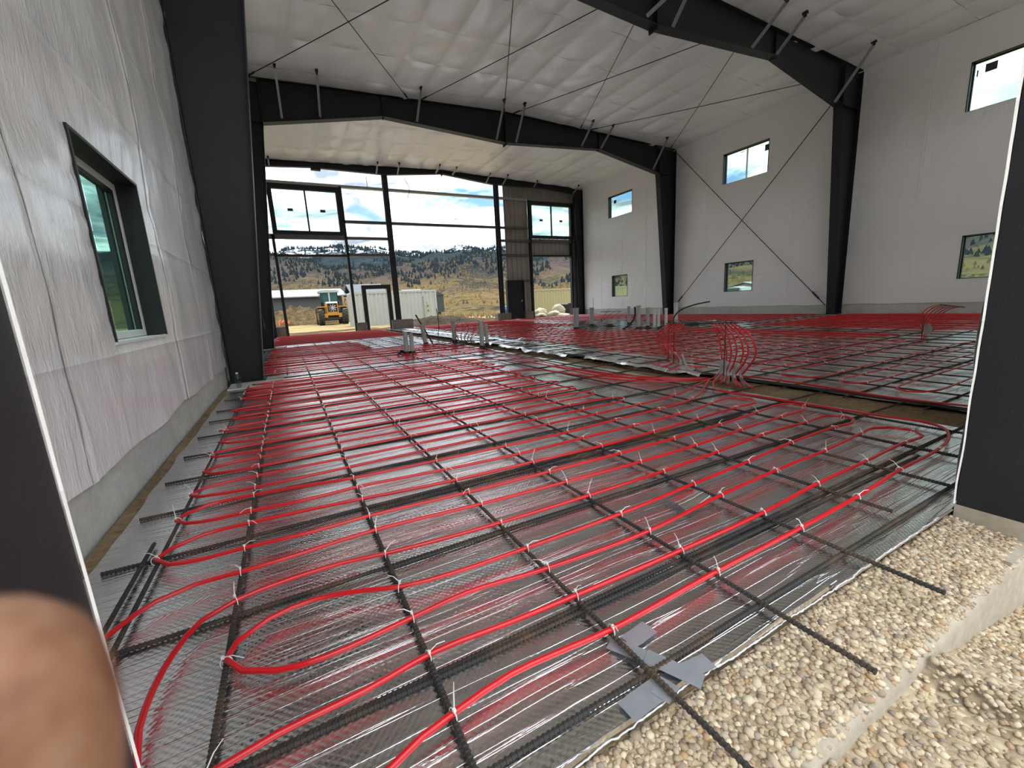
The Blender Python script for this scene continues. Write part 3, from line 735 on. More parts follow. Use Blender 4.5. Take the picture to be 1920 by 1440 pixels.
longbar(-.6, 8.0, 21.6, z2); longbar(-.1, 8.0, 21.6, z2)
x = 4.42
for x in (4.40, 4.46): longbar(x, .66, 21.7, z2)
x = 4.95; i = 0
while x < 16.7: longbar(x+.01*nz(i, 3), .66, 21.7, z2); x += .495; i += 1
yx = [.69, .985, 1.52, 2.06, 2.62, 3.14, 3.69, 4.25, 4.86, 5.37, 6.04, 6.6]
for i, y in enumerate(yx):
    x0 = -.80 if y > 2 else (-.60 if y > 1 else -.35)
    crossbar(y+(.09 if 2 < y < 2.2 else .05 if y > 1.5 else 0), x0, 4.6, z1, 2.6 if y < 4 else 0, dy=(-.10 if y > 1.3 else 0))
for y in (1.565, 2.10, 1.0): crossbar(y-.02, .2 if y > 1.05 else -.3, 3.1, z1, 2.0, dy=-.05)      # laps
y = 7.1
while y < 21.8: crossbar(y, -.55 if not 14.3 < y < 15.4 else .1, 16.7, z1); y += .545
y = .75; i = 0
while y < 7: crossbar(y+.03*nz(i, 5), 4.3, 16.7, z1); y += .545; i += 1

# ================================================================== RED PIPES
PZ, PR = .041, .0086
TIE = []
def tie_mesh(k):
    mb = MB(); n_ = 12
    ring = [(0, .0155*math.cos(2*PI*i/n_), -.006+.020*math.sin(2*PI*i/n_)) for i in range(n_)]
    mb.tube(ring, .0016, 4, closed=True, mi=0)
    mb.box((-.0035, .002, .010), (.0035, .010, .018))
    a = [.2, 1.2, 2.2, -1.0, -2.2, 2.8][k]; el = [1.1, .5, -.05, .9, .1, .35][k]; L = [.07, .055, .06, .035, .07, .05][k]
    p0 = Vector((0, .006, .014)); dv = Vector((math.cos(a)*math.cos(el), math.sin(a)*math.cos(el), math.sin(el)))
    q = p0+dv*L; mid = p0.lerp(q, .5)+Vector((0, 0, .008))
    mb.tube([p0, mid, q], [.0018, .0016, .0012], 4)
    me = bpy.data.meshes.new('zip_tie'); me.from_pydata(mb.v, [], mb.f); me.materials.append(M['tie']); return me
for k in range(6): TIE.append(tie_mesh(k))
def pipe(pts, label, ties=(), step=.12, n=8, group='red floor heating circuits', r=PR, far_ties=(), conduits=()):
    P = [(p[0], p[1], p[2] if len(p) > 2 else PZ) for p in pts]
    mb = MB(); mb.tube(smoothpath(P, step), r, n); c = Vector(P[len(P)//2]); c.z = 0
    o = mb.build('heating_pipe', M['red'], None, smooth=True, origin=tuple(c)); tag(o, label, 'pipe', group)
    for (x, y, az) in ties:
        tobj = bpy.data.objects.new('zip_tie', R.choice(TIE)); COL.objects.link(tobj); link(tobj, (x, y, PZ), o)
        tobj.rotation_euler = (0, 0, az+R.choice((0, PI))+R.uniform(-.15, .15)); s_ = R.uniform(.85, 1.15); tobj.scale = (1, 1, 1)
    if far_ties:
        mb = MB()
        for (x, y) in far_ties: mb.box((x-.004, y-.013, PZ-.006), (x+.004, y+.013, PZ+.0115)); mb.bar((x, y, PZ+.01), (x+R.uniform(-.04, .04), y+R.uniform(-.04, .04), PZ+R.uniform(.01, .04)), .003, .003)
        stuff(mb.build('zip_ties', M['tie'], o))
    return o
def crossings(pts, xs, step=.1):
    out = []; S = smoothpath([(p[0], p[1], PZ) for p in pts], step)
    for a, b in zip(S[:-1], S[1:]):
        for x in xs:
            if (a.x-x)*(b.x-x) < 0 and abs(a.x-b.x) > .02:
                u = (x-a.x)/(b.x-a.x); out.append((x, a.y+(b.y-a.y)*u, math.atan2(b.y-a.y, b.x-a.x)))
    return out
# factor .985: traced at z .055, laid at .043
def tr(L): return [(x*1.0125, y*1.0125) for x, y in L]
P1 = tr([(4.02, 2.93), (3.80, 2.78), (3.62, 2.58), (3.66, 2.19), (3.67, 1.77), (3.70, 1.36), (3.73, 1.12), (3.66, 1.0), (3.44, .91), (3.14, .87), (2.68, .865), (2.19, .84), (1.67, .83), (1.19, .83), (.71, .82), (.57, .83), (.39, .84), (.24, .82), (.14, .80), (.05, .765)])
U1 = tr([(-.08, .71), (-.22, .69), (-.36, .74), (-.42, .83), (-.38, .92)])
P2 = tr([(-.26, .96), (-.15, .98), (.05, .99), (.24, 1.015), (.47, 1.0), (.71, .99), (1.18, .98), (1.68, .98), (2.19, 1.005), (2.68, 1.01), (3.14, 1.02), (3.38, 1.01), (3.47, 1.08), (3.43, 1.19), (3.34, 1.245), (3.18, 1.24)])
P3 = tr([(2.68, 1.21), (2.2, 1.205), (1.68, 1.18), (1.16, 1.14), (.7, 1.16), (.41, 1.195), (.23, 1.18), (-.03, 1.16), (-.15, 1.18), (-.235, 1.23), (-.28, 1.30), (-.26, 1.36), (-.18, 1.42), (-.04, 1.44), (.1, 1.40), (.23, 1.345)])
P4 = tr([(.4, 1.32), (.71, 1.31), (1.2, 1.31), (1.71, 1.335), (2.2, 1.36), (2.69, 1.395), (3.19, 1.395), (3.36, 1.375), (3.47, 1.41), (3.51, 1.49), (3.43, 1.565), (3.22, 1.565)])
P5 = tr([(2.71, 1.58), (2.2, 1.55), (1.69, 1.53), (1.15, 1.53), (.61, 1.545), (.23, 1.58), (.06, 1.61), (-.13, 1.61), (-.28, 1.585), (-.37, 1.53), (-.42, 1.41), (-.44, 1.29), (-.44, 1.16), (-.42, 1.06)])
U2 = tr([(-.44, .97), (-.52, .93), (-.62, .97), (-.68, 1.12), (-.70, 1.32), (-.67, 1.5)])
P6 = tr([(-.61, 1.63), (-.53, 1.73), (-.42, 1.77), (-.29, 1.765), (-.13, 1.77), (.22, 1.79), (.7, 1.75), (1.19, 1.72), (1.67, 1.70), (2.2, 1.70), (2.74, 1.73), (3.22, 1.74), (3.48, 1.75), (3.60, 1.80), (3.58, 1.90), (3.46, 1.945), (3.19, 1.92)])
P7 = tr([(2.71, 1.885), (2.2, 1.87), (1.68, 1.87), (1.19, 1.885), (.7, 1.905), (.22, 1.94), (-.05, 1.935), (-.28, 1.955), (-.42, 1.955), (-.54, 1.985), (-.6, 2.06), (-.56, 2.13), (-.46, 2.19), (-.29, 2.195), (.0, 2.175), (.21, 2.15)])
P8 = tr([(.7, 2.09), (1.19, 2.065), (1.67, 2.04), (2.2, 2.05), (2.72, 2.08), (3.26, 2.10), (3.42, 2.10), (3.52, 2.19), (3.46, 2.31), (3.28, 2.33), (2.84, 2.26)])
P9 = tr([(2.2, 2.24), (1.67, 2.24), (1.18, 2.235), (.7, 2.27), (.22, 2.32), (-.05, 2.31), (-.29, 2.335), (-.43, 2.335), (-.55, 2.37), (-.6, 2.43), (-.57, 2.49), (-.48, 2.55), (-.3, 2.55), (.0, 2.51), (.19, 2.47)])
P10 = tr([(.7, 2.44), (1.18, 2.42), (1.67, 2.41), (2.2, 2.44), (2.7, 2.46), (3.1, 2.50), (3.4, 2.62), (3.7, 2.80), (4.0, 2.98)])
YBX = [-.6, -.285, .224, .72, 1.205, 1.72, 2.2, 2.70, 3.2]
C1 = P1+U1+P2+P3+P4+P5+U2+P6+P7+P8+P9+P10
tl = [q for q in crossings(C1, [-.285, .224, .72, 1.205, 1.72, 2.2, 2.70, 3.2]) if not (q[1] < .9 and q[0] < 0) and not (q[0] < -.2 and 1.1 < q[1] < 1.5)]
tl += [(-.60*1.0125, 2.06*1.0125, 1.5), (-.60, 2.46, 1.5), (-.283, 1.31, 1.5), (3.48, 1.09, 1.2), (3.52, 1.5, 1.2), (3.63, 1.82, 1.2)]
pipe(C1, 'red heating pipe looping back and forth nearest the doorway', tl, .06, 10)
# automatic serpentines (runs along x)
def serp(ys, xl, xr, start=0, jx=.06, bow=.02, seed=1):
    """ys: run positions; start 0: first run begins at the left end"""
    rr = random.Random(seed); pts = []; toright = start == 0
    for k, y in enumerate(ys):
        a, b = (xl+.18, xr-.18) if toright else (xr-.18, xl+.18)
        n_ = max(3, int(abs(b-a)/.9)); off = rr.uniform(-.01, .01)
        for i in range(n_+1):
            u = i/n_; pts.append((a+(b-a)*u, y+off+(rr.uniform(-bow, bow)*.6 if 0 < i < n_ else 0)))
        if k < len(ys)-1:
            e = xr if toright else xl; s_ = 1 if toright else -1; e += rr.uniform(-jx, jx)*s_*.7; y2 = ys[k+1]; dy = y2-y
            pts += [(e-.06*s_, y+dy*.14), (e, y+dy*.5), (e-.06*s_, y+dy*.86)]
        toright = not toright
    return pts
def swap(pts): return [(y, x) for x, y in pts]
def runs_for(mids, half=.092):
    out = []
    for m_ in mids: out += [m_-half, m_+half]
    return out
mids = [2.80, 3.18, 3.55, 3.90, 4.31, 4.75, 5.17]
def zone(ys, xl, xr, label, start, tail=(), head=(), ties=True, seed=1, sw=False, step=.3, bars=None, far=True, n=6, group='red floor heating circuits'):
    pts = serp(ys, xl, xr, start, seed=seed)
    if sw: pts = swap(pts)
    pts = list(head)+pts+list(tail)
    cr = crossings(pts, bars or YBX, .15) if not sw else []
    near = [q for q in cr if math.hypot(q[0], q[1]) < 4.6] if ties else []
    rest = [(q[0], q[1]) for q in cr if 4.6 <= math.hypot(q[0], q[1]) < 9 and R.random() < .4]
    return pipe(pts, label, near[:290], step, n, group, far_ties=rest)
ya = runs_for(mids, .09)
zone(ya, -.6, 2.75, 'red heating pipe serpentine along the left wall, second from the doorway', 1, ties=True, seed=3, step=.14, n=8, head=[(4.1, 3.05), (3.75, 2.93), (3.4, 2.80), (3.0, 2.72)], tail=[(2.8, 5.22), (3.1, 4.9), (3.2, 4.3), (3.35, 3.7), (3.75, 3.2), (4.08, 3.08)])
yy = [5.60+.185*i for i in range(8)]
zone(yy, -.58, 2.9, 'red heating pipe serpentine in front of the nearest left column', 0, seed=4, step=.2, n=8, tail=[(-.55, 7.0), (-.3, 7.05), (1.5, 7.08), (2.9, 6.9), (3.3, 6.0), (3.45, 4.6), (3.55, 3.7), (4.1, 3.08)])
ya = [7.95+.235*i for i in range(13)]
zone(ya, -.5, 3.75, 'red heating pipe serpentine beyond the nearest left column, its front half', 0, seed=5, step=.35, tail=[(-.3, 11.0), (.5, 11.02), (1.6, 11.05)])
ya = [11.2+.24*i for i in range(13)]
zone(ya, -.5, 1.9, 'red heating pipe serpentine in front of the second left column', 0, seed=6, step=.35)
ya = [15.4+.25*i for i in range(13)]
zone(ya, -.5, 4.0, 'red heating pipe serpentine beyond the second left column', 0, seed=8, step=.4)
ya = [18.65+.23*i for i in range(14)]
zone(ya, -.5, 4.0, 'red heating pipe serpentine at the far left opening', 0, seed=9, step=.4)
# pipes running out of the manifold along the strip
for k, (x, yb_) in enumerate(((3.42, 7.6), (3.56, 9.4))):
    pipe([(4.12, 3.05+.04*k), (3.85, 3.25+.1*k), (x, 3.9+.2*k), (x-.05, 5.0), (x+.04, 6.3), (x, yb_)], 'red supply pipe left of the bare soil strip, %s' % ('the shorter of two' if k == 0 else 'the longer of two'), (), .2, 8)
# right of the bare strip
MB_ = [1.315, 1.82, 2.265, 2.88]
ys = [1.07, 1.19, 1.44, 1.70, 1.94, 2.16, 2.37, 2.76, 3.0]
BX = [4.95+.495*i for i in range(9)]
zone(ys, 4.78, 9.0, 'red heating pipe with wide loops right of the bare soil strip', 1, seed=11, step=.12, n=8, bars=BX, tail=[(9.1, 3.1), (8.8, 3.22), (6.0, 3.24), (4.9, 3.2), (4.45, 3.0)])
pipe(tr([(4.25, 3.1), (4.42, 2.86), (4.46, 2.56), (4.42, 2.02), (4.36, 1.52), (4.44, 1.07), (4.5, .8), (4.7, .72), (9.0, .75)]), 'red pipe running straight along the right edge of the bare soil', crossings([(4.4, 2.8), (4.5, 1.0)], [4.45]), .15, 8)
ys = [3.4+.25*i for i in range(12)]
zone(ys, 5.1, 9.0, 'red heating pipe serpentine behind the tied manifold pipes', 1, seed=12, step=.3, bars=BX)
ys = [6.45+.28*i for i in range(12)]
zone(ys, 5.4, 9.0, 'red heating pipe serpentine left of the grey conduit stubs', 1, seed=13, step=.4, bars=BX)
ys = [9.95+.29*i for i in range(10)]
zone(ys, 5.5, 8.3, 'red heating pipe serpentine between the two conduit groups', 1, seed=14, step=.4, bars=BX)
ys = [13.0+.30*i for i in range(14)]
zone(ys, 5.6, 10.0, 'red heating pipe serpentine beyond the conduit stubs', 1, seed=15, step=.5, bars=BX)
ys = [17.3+.27*i for i in range(17)]
zone(ys, 5.7, 10.6, 'red heating pipe serpentine at the far wide opening', 1, seed=16, step=.5, bars=BX)
# runs along y near the right wall
xs_ = [11.2+.27*i for i in range(20)]
zone(xs_[:10], .85, 7.2, 'red heating pipe with long runs behind the tied pipe rack', 0, seed=21, sw=True, step=.5)
zone(xs_[10:], .85, 7.2, 'red heating pipe with long runs along the right wall, nearest bay', 0, seed=22, sw=True, step=.5)
zone(xs_[5:], 7.9, 14.6, 'red heating pipe with long runs along the right wall, middle bay', 0, seed=23, sw=True, step=.5)
zone([10.9+.28*i for i in range(10)], 15.0, 21.7, 'red heating pipe with long runs in front of the black far door', 0, seed=24, sw=True, step=.5)
zone([13.8+.28*i for i in range(10)], 15.3, 21.7, 'red heating pipe with long runs at the far right opening', 0, seed=25, sw=True, step=.5)
zone([9.2+.2*i for i in range(5)], 3.5, 8.4, 'red heating pipe runs passing left of the tied pipe rack', 0, seed=26, sw=True, step=.5)

# ---- manifold risers
rack = thing('manifold_rack', 'rebar stakes with a cross bar holding the two bunches of red riser pipes', 'rack', (4.4, 3.4, 0))
A_, B_ = Vector((4.64, 4.10, .60)), Vector((4.20, 2.88, .66))
dv = (B_-A_).normalized()
for p in (A_+dv*.12, B_-dv*.10, A_-dv*.02):
    mb = MB(); mb.cyl((p.x, p.y, -.05), (p.x, p.y, p.z+.03), .006, 6); mb.build('stake', M['rebar'], rack)
mb = MB(); mb.cyl(A_-dv*.1, B_+dv*.1, .0075, 6); mb.build('cross_bar', M['rebar'], rack)
ORD = ['leftmost', 'second from the left', 'third from the left', 'fourth from the left', 'fifth from the left', 'sixth from the left', 'rightmost']
def riser(base, top, bulge, label, out, group):
    base, top, bulge, out = map(Vector, (base, top, bulge, out))
    r_ = thing('riser_pipe', label, 'pipe', (base.x, base.y, 0), group)
    p1 = base+Vector((0, 0, .12))+bulge*.25; p2 = base.lerp(top, .5)+bulge; p3 = base.lerp(top, .82)+bulge*.75
    mb = MB(); mb.tube(smoothpath([out, out.lerp(base, .5)+Vector((0, 0, .01)), base+Vector((0, 0, .06)), p1, p2, p3, top], .05), .0095, 8); mb.build('tube', M['red'], r_, smooth=True)
    mb = MB(); e0 = base.lerp(out, .45)
    mb.tube(smoothpath([(e0.x, e0.y, .028), (base.x+(e0.x-base.x)*.3, base.y+(e0.y-base.y)*.3, .05), (base.x, base.y, .11), tuple(base+Vector((0, 0, .19))+bulge*.28)], .03), .0165, 8); mb.build('conduit_elbow', M['pvc'], r_, smooth=True)
for k in range(6):
    u = k/5; base = Vector((4.64, 4.06, 0))+dv*.34*u+Vector((R.uniform(-.03, .03), 0, 0)); top = A_+dv*(.0+.38*u)
    riser((base.x, base.y, .03), top, -dv*(.24-.14*u)+Vector((-.06, .04, 0)), 'red riser pipe, %s in the left bunch tied to the rack' % ORD[k], (base.x+(.25 if k % 2 else -.3), base.y+.25-.4*u, PZ), 'left bunch of riser pipes')
for k in range(7):
    u = k/6; base = Vector((4.33, 3.10, 0))+dv*.34*u+Vector((R.uniform(-.03, .03), 0, 0)); top = B_-dv*(.36-.38*u)
    riser((base.x, base.y, .03), top, dv*(.02+.20*u)+Vector((.05, -.02, 0)), 'red riser pipe, %s in the right bunch tied to the rack' % ORD[k], (base.x-.35+.1*u, base.y-.1-.2*u, PZ), 'right bunch of riser pipes')
# second rack near the right wall
rk = thing('manifold_rack', 'sloping bar on a stake holding riser pipes near the right wall', 'rack', (10.2, 3.1, 0))
Ta, Tb = Vector((10.05, 3.02, .57)), Vector((11.0, 2.96, .47))
mb = MB(); mb.cyl(Ta, Tb, .009, 6); mb.build('cross_bar', M['rebar'], rk)
mb = MB(); mb.cyl((9.75, 3.1, -.05), (9.75, 3.1, .40), .006, 6); mb.cyl((9.66, 3.12, .30), (9.86, 3.08, .30), .005, 6); mb.build('stake', M['rebar'], rk)
for k in range(6):
    u = k/5; bx = 9.93+.20*u; top = Ta.lerp(Tb, .8*u)
    riser((bx, 3.14-.03*u, .03), top, Vector((-.26+.14*u-.10, .05, .06)), 'dark red riser pipe, %s of those curving onto the sloping bar' % ORD[k], (bx-.3, 3.0+.2*u, PZ), 'riser pipes by the right wall')
# two small far bunches
for (bx, by, n_, g, sx_, hh, lab) in ((4.05, 10.75, 5, 'riser pipes among the left conduit stubs', -.02, .55, 'thin red riser pipe arching beside the left conduit stubs'), (10.2, 12.2, 4, 'riser pipes among the right conduit stubs', .28, .48, 'thin red riser bent right among the conduit stubs')):
    for k in range(n_):
        b_ = Vector((bx+.05*k, by-.1*k, .03)); tp = b_+Vector((sx_*(1+.5*k)+.06, -.1, hh-.03*k))
        riser(b_, tp, Vector((-.1+.12*k*(sx_ < 0), .05*k*(sx_ < 0), .03)), '%s, %s' % (lab, ORD[k]), (b_.x+.3, b_.y+.1, PZ), g)
mb = MB(); mb.cyl((10.2, 12.2, .5), (10.95, 11.9, .47), .008, 6); rr_ = thing('manifold_rack', 'short dark bar over the small riser pipes among the right conduit stubs', 'rack', (10.3, 12.1, 0)); mb.build('cross_bar', M['rebar'], rr_); mb = MB(); mb.cyl((9.95, 12.3, -.05), (9.95, 12.3, 1.0), .006, 6); mb.build('stake', M['rebar'], rr_)

# ---- conduit stubs
def stub(x, y, h, r, label, m_='pvc', cap=True, lean=(0, 0), collar=True):
    s_ = thing('conduit_stub', label, 'pipe stub', (x, y, 0)); tp = (x+lean[0], y+lean[1], h)
    mb = MB(); mb.tube([(x, y, -.1), (x+lean[0]*.5, y+lean[1]*.5, h*.5), tp], r, 12); mb.build('tube', M[m_], s_, smooth=False)
    if cap: mb = MB(); mb.cyl((tp[0], tp[1], h-.04), (tp[0], tp[1], h+.012), r*1.15, 12); mb.build('cap', M[m_], s_)
    if collar:
        mb = MB(); mb.lathe((x, y, 0), [(r*2.6, .0), (r*2.2, .02), (r*1.3, .035), (r*1.15, .09)], 12); mb.build('sealing_boot', M['black_plastic'] if m_ == 'pvc' else M['pvc'], s_)
stub(2.21, 9.05, .50, .05, 'grey conduit stub standing alone on bare foil, nearest the left column')
stub(2.32, 9.0, .47, .045, 'shorter grey conduit stub touching the one alone on the foil', cap=False)
stub(3.19, 10.9, .55, .055, 'leaning grey conduit stub with a dark stake beside it', lean=(-.06, .03))
stub(4.0, 10.9, .60, .06, 'grey conduit stub with red riser pipes around it')
stub(3.82, 8.65, .63, .05, 'tall grey conduit stub right of the dark trench, front one of a pair')
stub(4.15, 9.1, .53, .04, 'thin grey conduit stub right of the dark trench, rear one of a pair')
stub(8.5, 11.4, .70, .085, 'thick grey conduit stub leftmost of the right group')
stub(9.72, 12.1, .66, .075, 'grey conduit stub second in the right group, with a dark cap stick')
stub(9.95, 11.4, .26, .08, 'low stubby grey conduit stub in the right group')
stub(10.73, 11.3, .64, .05, 'slim grey conduit stub on a wide foot in the right group')
stub(9.2, 9.3, .70, .05, 'tall grey conduit stub with black flexible tube at its left')
stub(9.42, 9.5, .70, .06, 'tall pale conduit stub just right of the black flexible tube')
stub(9.71, 9.42, .62, .055, 'pale conduit stub standing fourth from the right in the right group')
stub(10.08, 9.5, .55, .045, 'pale pipe stub leftmost of the tight trio', 'pvc_white', collar=False)
stub(10.2, 9.45, .56, .045, 'pale pipe stub in the middle of the tight trio', 'pvc_white', collar=False)
stub(10.30, 9.25, .57, .045, 'pale pipe stub rightmost of the tight trio', 'pvc_white', collar=False)
stub(12.3, 10.6, .68, .07, 'pale pipe stub in front of the far right column with a black hose', 'pvc_white')
def hose(pts, label, r=.022, m_='black_plastic', nm='hose'):
    mb = MB(); mb.tube(smoothpath(pts, .06), r, 8); return tag(mb.build(nm, M[m_], None, smooth=True), label, nm.replace('_', ' '))
hose([(9.0, 9.75, .02), (9.12, 9.62, .12), (9.22, 9.52, .3), (9.27, 9.5, .5), (9.26, 9.5, .68)], 'black flexible tube rising between two tall stubs', .03)
hose([(12.05, 10.5, .03), (12.1, 10.5, .2), (12.3, 10.4, .42), (12.75, 10.2, .58), (13.3, 10.0, .66)], 'black hose arching right from the stub by the far right column', .025)
hose([(3.0, 10.95, .82), (3.2, 10.9, .4), (3.4, 10.9, -.02)], 'thin dark stake leaning by the leaning grey stub', .02, 'rebar', 'stake')
hose([(3.3, 10.7, .03), (3.45, 10.2, .05), (3.5, 9.7, .03), (3.75, 9.6, .06), (3.8, 9.9, .03)], 'black hose lying on the foil by the dark trench', .02)
hose([(2.0, 9.0, .02), (2.1, 9.1, .1), (2.2, 9.25, .06), (2.45, 9.2, .02)], 'black plastic scrap at the foot of the lone stub pair', .03)
hose([(9.9, 9.2, .02), (10.4, 9.2, .05), (11.0, 8.6, .03)], 'black tube lying at the foot of the pale trio', .025)
hose([(4.02, 12.4, .02), (4.08, 12.4, .5), (4.05, 12.4, .95)], 'thin tall stake beside the far riser pipes', .012, 'rebar', 'stake')
# trench: soil slot with raised foil flaps
mb = MB(); mb.grid(8, 80, lambda a, b: (4.0+.42*a, 3.2+18*b, -.03-.05*math.sin(PI*a)+.01*nz(a*5, b*50))); mb.build('bare_soil', M['soil'], floor, smooth=True)
mb = MB(); mb.grid(24, 120, lambda a, b: (3.93+.50*a, .62+2.6*b, -.012-.012*math.sin(PI*a)+.006*nz(a*6, b*22))); mb.build('bare_soil', M['soil'], floor, smooth=True)
fl = [(4.40, 3.3, 5.6), (4.38, 6.0, 8.8), (4.45, 9.2, 12.0)]
for x0, ya_, yb_ in fl:
    mb = MB(); mb.grid(10, 40, lambda a, b: (x0-.12*a+.08*nz(b*6, x0), ya_+(yb_-ya_)*b, .02+.07*a*(1-a)*2+.05*a*nz(b*9, ya_)+.012*nz(a*5, b*24))); mb.build('foil_flap', M['foil'], floor, smooth=True)
# crumpled foil by the manifold
mb = MB(); mb.grid(14, 14, lambda a, b: (4.30+.5*a, 3.62+.3*b, .02+.06*math.sin(PI*a)*math.sin(PI*b)+.025*nz(a*6, b*6))); tag(mb.build('foil_scrap', M['foil'], None, smooth=True), 'crumpled shiny foil at the foot of the left riser bunch', 'scrap')
for k, (x, y) in enumerate([(9.9, 9.9), (8.6, 8.6), (4.9, 8.6), (5.3, 9.6), (4.7, 10.4), (12.5, 9.3)]):
    mb = MB(); mb.grid(10, 10, lambda a, b: (x+.42*a, y+.3*b, .02+.06*math.sin(PI*a)*math.sin(PI*b)*(.6+nz(a*3+k, b*3))+.03*nz(a*8, b*8+k)))
    tag(mb.build('foil_scrap', M['foil'], None, smooth=True), ['loose foil lump by the right conduit group', 'loose foil lump left of the pale pipe trio', 'loose foil lump right of the dark trench, nearest', 'loose foil lump right of the dark trench, middle', 'loose foil lump right of the dark trench, farthest', 'loose foil lump near the stub with the black hose'][k], 'scrap')
# gravel strip showing between foil and left foundation
mb = MB(); mb.grid(4, 60, lambda a, b: (-.90+.055*a, 1.9+5*b, .0+.012*(1-a)+.012*nz(a*4, b*60))); mb.build('soil_strip', M['soil'], floor, smooth=True)
# water bottle at the left column
bt = thing('water_bottle', 'clear plastic water bottle at the foot of the nearest left column', 'bottle', (-.72, 7.05, .012))
M['clear'] = glass_mat('clear plastic', srgb(206, 222, 232), 1.5)
mb = MB(); mb.lathe((-.72, 7.05, .012), [(.028, 0), (.033, .01), (.033, .06), (.03, .07), (.033, .08), (.033, .15), (.014, .19), (.013, .205)], 14); mb.build('bottle_body', M['clear'], bt, smooth=True)
mb = MB(); mb.cyl((-.72, 7.05, .215), (-.72, 7.05, .235), .016, 12); mb.build('cap', M['vinyl'], bt)
# dangling wires under the far rafter
for x, z0, z1, b_, lab in ((4.3, 7.3, 6.75, .02, 'short wire hanging straight from the far rafter'), (6.15, 7.35, 6.4, .25, 'curved wire hanging from the far rafter')):
    hose([(x, YB-.05, z0), (x+b_*.8, YB-.05, (z0+z1)/2), (x+b_*.2, YB-.05, z1)], lab, .012, 'cable', 'wire')

# ================================================================== OUTSIDE
def gz(x, y):
    z = -.10
    if x > 15: z -= .035*min(x-15, 40)
    z -= .012*max(0, min(y-25, 60))*(1 if x > 2 else .3)*0
    z += .05*nz(x*.3, y*.3)+.02*nz(x*1.5, y*1.5)
    return z
def hole(x, y): return -1.3 < x < 17.4 and .2 < y < 22.3
mb = MB(); G = 1.6; nx = 110; ny = 90
vs = []; idx = {}
def vid(i, j):
    if (i, j) not in idx:
        x = -60+i*G; y = -18+j*G; idx[(i, j)] = len(vs); vs.append((x, y, gz(x, y) if not (-1.6 < x < 17.6 and 0 < y < 22.1) and not (-5 < x < 7 and -7 < y < .4) else -.5))
    return idx[(i, j)]
fs = []
for j in range(ny):
    for i in range(nx):
        fs.append((vid(i, j), vid(i+1, j), vid(i+1, j+1), vid(i, j+1)))
mb.add(vs, fs)
ground = struct(mb.build('ground', M['field'], None, smooth=True))
# bare dirt just outside the far opening
mb = MB(); mb.grid(50, 16, lambda a, b: (-3+24*a, 22.0+7*b, -.055+.04*nz(a*22, b*7)-.05*b-(.02*max(0, (a*24-18))))); struct(mb.build('dirt_apron', M['dirt'], None, smooth=True))
# field out to the hills, then the hills as one height field in polar rings
def hill(r, az):
    a = math.degrees(az)
    ridge = 6.15+.35*math.sin(math.radians(a*5.1+10))+.25*nz(a*.11, 2)+.22*nz(a*.45, 5)
    if a > 25: ridge -= min(3.2, (a-25)*.075)
    ridge = max(ridge, 2.6)
    Rm = 2600
    u = (r-320)/(Rm-320)
    base = -6 if a > 30 else -2
    if u <= 0: return base*min(1, r/320)
    top = Rm*math.tan(math.radians(ridge))
    s_ = u*u*(3-2*u) if u < 1 else 1
    spur = 26*math.sin(u*7+a*.12+2*nz(a*.05, 1))*s_*(1-u)+ (70*nz(a*.09+u*1.2, u*2.5)+30*nz(a*.3, u*6, 4)+12*nz(a*.9, u*16, 7))*min(1, u*1.5)*(1-max(0, u-.82)*4.5 if u > .82 else 1)
    return base+(top-base)*s_**.9+spur
mb = MB(); NA, NR = 300, 46
def hf(a, b):
    az = -PI+2*PI*a; k = b*NR
    r = 95+(320-95)*(k/6) if k <= 6 else (320+(2600-320)*((k-6)/34) if k <= 40 else 2600+(k-40)*150)
    h = hill(min(r, 2600), az)-(0 if k <= 40 else (k-40)*45)
    if k <= 6: h = -1.8+(-6+1.8)*(k/6) if math.degrees(az) > 20 else -.6-1.4*k/6
    return (r*math.sin(az), r*math.cos(az), h)
mb.grid(NA, NR, hf); mb.f = [f[::-1] for f in mb.f]
